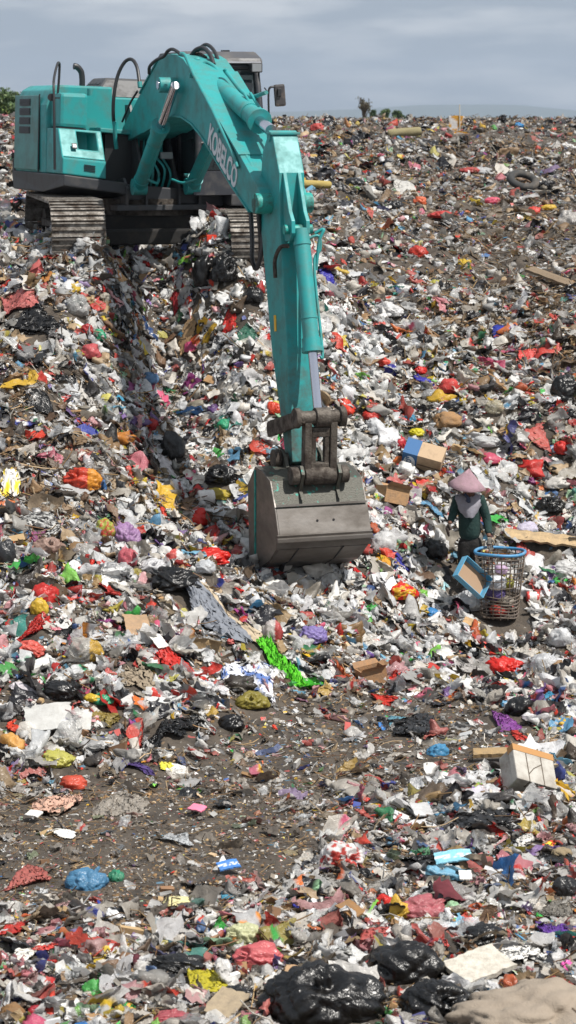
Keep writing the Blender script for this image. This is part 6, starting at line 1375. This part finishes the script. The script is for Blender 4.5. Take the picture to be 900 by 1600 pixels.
# blue tray of cardboard leaning against the basket
p = at(735, 903, 29.85)
TR = empty('cardboard_tray', tuple(p), label='shallow blue sided cardboard tray leaning on the basket in front of the picker', cat='tray')
m = MB(); a, b, h_, t = .235, .15, .05, .006
m.box(-a, a, -b, b, -t, t); m.box(-a, a, -b-t, -b, -t, h_*2); m.box(-a, a, b, b+t, -t, h_*2); m.box(-a-t, -a, -b-t, b+t, -t, h_*2); m.box(a, a+t, -b-t, b+t, -t, h_*2)
TR.rotation_euler = (math.radians(66), math.radians(42), math.radians(20))
m.build('sides', dirty(mat('blue_print_card', (.10, .36, .56), .6), (.25, .3, .32), 8, .5, .8), TR)
m = MB(); m.box(-a+.012, a-.012, -b+.012, b-.012, t+.001, t+.004); m.build('inner_base', mat('card_inside', (.33, .22, .14), .9), TR)

# tyre, flag stick, far crest bits
p = hit(817, 297); m = MB(); R1, r1, n1, n2 = .25, .08, 36, 12
vs = [((R1+r1*math.cos(b))*math.cos(a), (R1+r1*math.cos(b))*math.sin(a), r1*math.sin(b)*.9+.004*math.sin(a*36)) for a in np.arange(n1)*2*math.pi/n1 for b in np.arange(n2)*2*math.pi/n2]
m.add(vs, [(i*n2+j, ((i+1) % n1)*n2+j, ((i+1) % n1)*n2+(j+1) % n2, i*n2+(j+1) % n2) for i in range(n1) for j in range(n2)], True)
o = m.build('tyre', dirty(mat('old_rubber', (.03, .03, .03), .8), (.12, .1, .08), 5)); o.location = (p[0], p[1], gz(p[0], p[1])+.18); o.rotation_euler = (.5, .2, 0); tag(o, 'old black tyre lying on the upper right heap', 'tyre'); KEEP.append((p[0], p[1], .5))
p = hit(716, 232); m = MB(); m.tube([(0, 0, -.2), (.03, 0, .5), (.02, .02, 1.0)], .012, 6)
st = m.build('marker_stick', M_WOOD2 if 'M_WOOD2' in globals() else mat('pale_stick', (.5, .45, .36), .8)); st.location = (p[0], p[1], gz(p[0], p[1])); tag(st, 'thin pale stick wound with torn plastic standing on the far heap', 'stick')
P, f, a_, b_ = fold_sheet(10, 24, .4, 1.0, 3, IR, .6); P = np.stack([P[:, 0], P[:, 2]*.6, P[:, 1]*.8+.45], -1); o = fast_mesh('wound_plastic', P, f, M_FILM, True, tints(len(P), rgb('e4e0dc'), rgb('d89c34'), (vn(a_*3, b_*7, 4) > .2).astype(float)), st)

# ------------------------------------------------------------------ trees, bush, far town
BARK = dirty(mat('bark', (.10, .075, .055), .9), (.16, .13, .10), 3); LEAF = bpy.data.materials.new('leaves'); LEAF.use_nodes = True
b = LEAF.node_tree.nodes['Principled BSDF']; b.inputs['Roughness'].default_value = .6; at__ = N(LEAF.node_tree, 'ShaderNodeAttribute'); at__.attribute_name = 'tint'; LEAF.node_tree.links.new(at__.outputs['Color'], b.inputs['Base Color'])
def tree(name, x, y, zb, ht, rad, nl, label, leafy=True, seed=0, ls=.16, span=None):
    span = span or ht*.7
    r = np.random.default_rng(seed); root = empty(name, (x, y, zb), label=label, cat='tree')
    m = MB(); m.tube([(0, 0, 0), (.1, 0, ht*.4), (.0, 0, ht-span*.35)], [.12+ht*.008, .1+ht*.005, .03], 8)
    tips = []
    for k in range(16 if leafy else 26):
        a = r.uniform(0, 6.28); z0 = ht-span*r.uniform(.55, 1.1); l_ = rad*r.uniform(.3, 1.0); z1 = ht-span*(r.uniform(0, .75)*(.35+.65*l_/rad) if leafy else r.uniform(0, .5))
        e_ = Vector((l_*math.cos(a), l_*math.sin(a), z1)); md = Vector((e_.x*.45, e_.y*.45, z0+(z1-z0)*.6)); m.tube([(0, 0, z0), md, e_], [.05, .035, .02], 5); tips.append(e_)
        for q in range(3 if leafy else 5):
            e2 = e_+Vector(r.normal(0, rad*.2, 3)); e2.z = min(e2.z, ht); m.tube([md.lerp(e_, r.uniform(.3, 1)), e2], [.02, .012], 4); tips.append(e2)
    m.build('trunk', BARK, root)
    T = np.array([t[:] for t in tips]); c_ = T[r.integers(0, len(T), nl)]+r.normal(0, rad*.13, (nl, 3)); n_ = r.normal(size=(nl, 3)); n_ /= np.linalg.norm(n_, axis=1)[:, None]
    t_ = np.cross(n_, r.normal(size=(nl, 3))); t_ /= np.linalg.norm(t_, axis=1)[:, None]; b_ = np.cross(n_, t_); L_ = (ls*r.uniform(.6, 1.4, nl))[:, None]
    v = np.stack([c_-t_*L_, c_+b_*L_*.45, c_+t_*L_, c_-b_*L_*.45], 1).reshape(-1, 3); f = np.arange(4*nl).reshape(-1, 4)
    base = np.where((r.random(nl) < .3)[:, None], np.array([[.10, .15, .035]]), np.array([[.045, .085, .025]]))*r.uniform(.6, 1.3, (nl, 1))
    if not leafy: base = np.array([[.10, .09, .05]])*r.uniform(.6, 1.3, (nl, 1))
    fast_mesh('crown', v, f, LEAF, False, np.repeat(np.concatenate([base, np.ones((nl, 1))], 1), 4, 0), root); return root
def gnd(x, y): return gz(x, y)
q = at(6, 175, 120); tree('leafy_tree', q[0]-.4, 120, gnd(q[0], 120)-.2, at(10, 149, 120)[2]-gnd(q[0], 120)+.2, 1.3, 5500, 'green leafy tree at the left edge behind the excavator', seed=1, ls=.11, span=2.6)
q = at(20, 175, 124); tree('leafy_tree', q[0]+.1, 124, gnd(q[0], 124)-.2, at(20, 152, 124)[2]-gnd(q[0], 124)+.2, .8, 3600, 'second smaller green tree touching the rear of the excavator', seed=2, ls=.10, span=2.2)
q = at(569, 178, 150); tree('bare_tree', q[0], 150, gnd(q[0], 150), at(569, 153, 150)[2]-gnd(q[0], 150), .42, 260, 'lone thin nearly bare tree on the skyline', leafy=False, seed=3, ls=.07, span=1.6)
for k, (px, py, w_) in enumerate(((582, 174, 8), (602, 173, 14), (622, 175, 16))):
    Yt = 330; q = at(px, py, Yt); g_ = gnd(q[0], Yt); tree('leafy_tree', q[0], Yt, g_, q[2]-g_, w_*Yt/F*.5, 1800, ['small dark tree just right of the bare tree on the skyline', 'round dark tree crown on the skyline, middle of three', 'widest dark tree crown on the skyline, right of the round one'][k], seed=10+k, ls=.22, span=1.6)
# far town: many tiny roofs seen beyond the crest
rt_ = np.random.default_rng(4); RF = [mat('roof_'+n_, c_, .8) for n_, c_ in (('tile', (.28, .10, .06)), ('pale', (.45, .43, .40)), ('grey', (.18, .18, .19)))]; WL = mat('house_wall', (.5, .47, .42), .9)
for k in range(36):
    Yt = rt_.uniform(1500, 2600); X_ = (rt_.uniform(560, 905)-450)/F*Yt; w_ = rt_.uniform(9, 26); h_ = rt_.uniform(5, 10); g_ = gnd(X_, Yt); d_ = w_*.6
    e_ = empty('house', (X_, Yt, g_), rt_.uniform(-.5, .5), label='tiny low house among the distant town on the right horizon', cat='house', group='houses of the distant town')
    m = MB(); m.box(-w_/2, w_/2, -d_/2, d_/2, 0, h_); m.build('wall', WL, e_)
    m = MB(); m.add([(-w_/2-.5, -d_/2-.5, h_+.02), (w_/2+.5, -d_/2-.5, h_+.02), (w_/2+.5, d_/2+.5, h_+.02), (-w_/2-.5, d_/2+.5, h_+.02), (-w_/2-.5, 0, h_+w_*.18), (w_/2+.5, 0, h_+w_*.18)], [(0, 1, 5, 4), (2, 3, 4, 5), (0, 4, 3), (1, 2, 5), (3, 2, 1, 0)]); m.build('roof', RF[int(rt_.integers(0, 3))], e_)
run_litter()
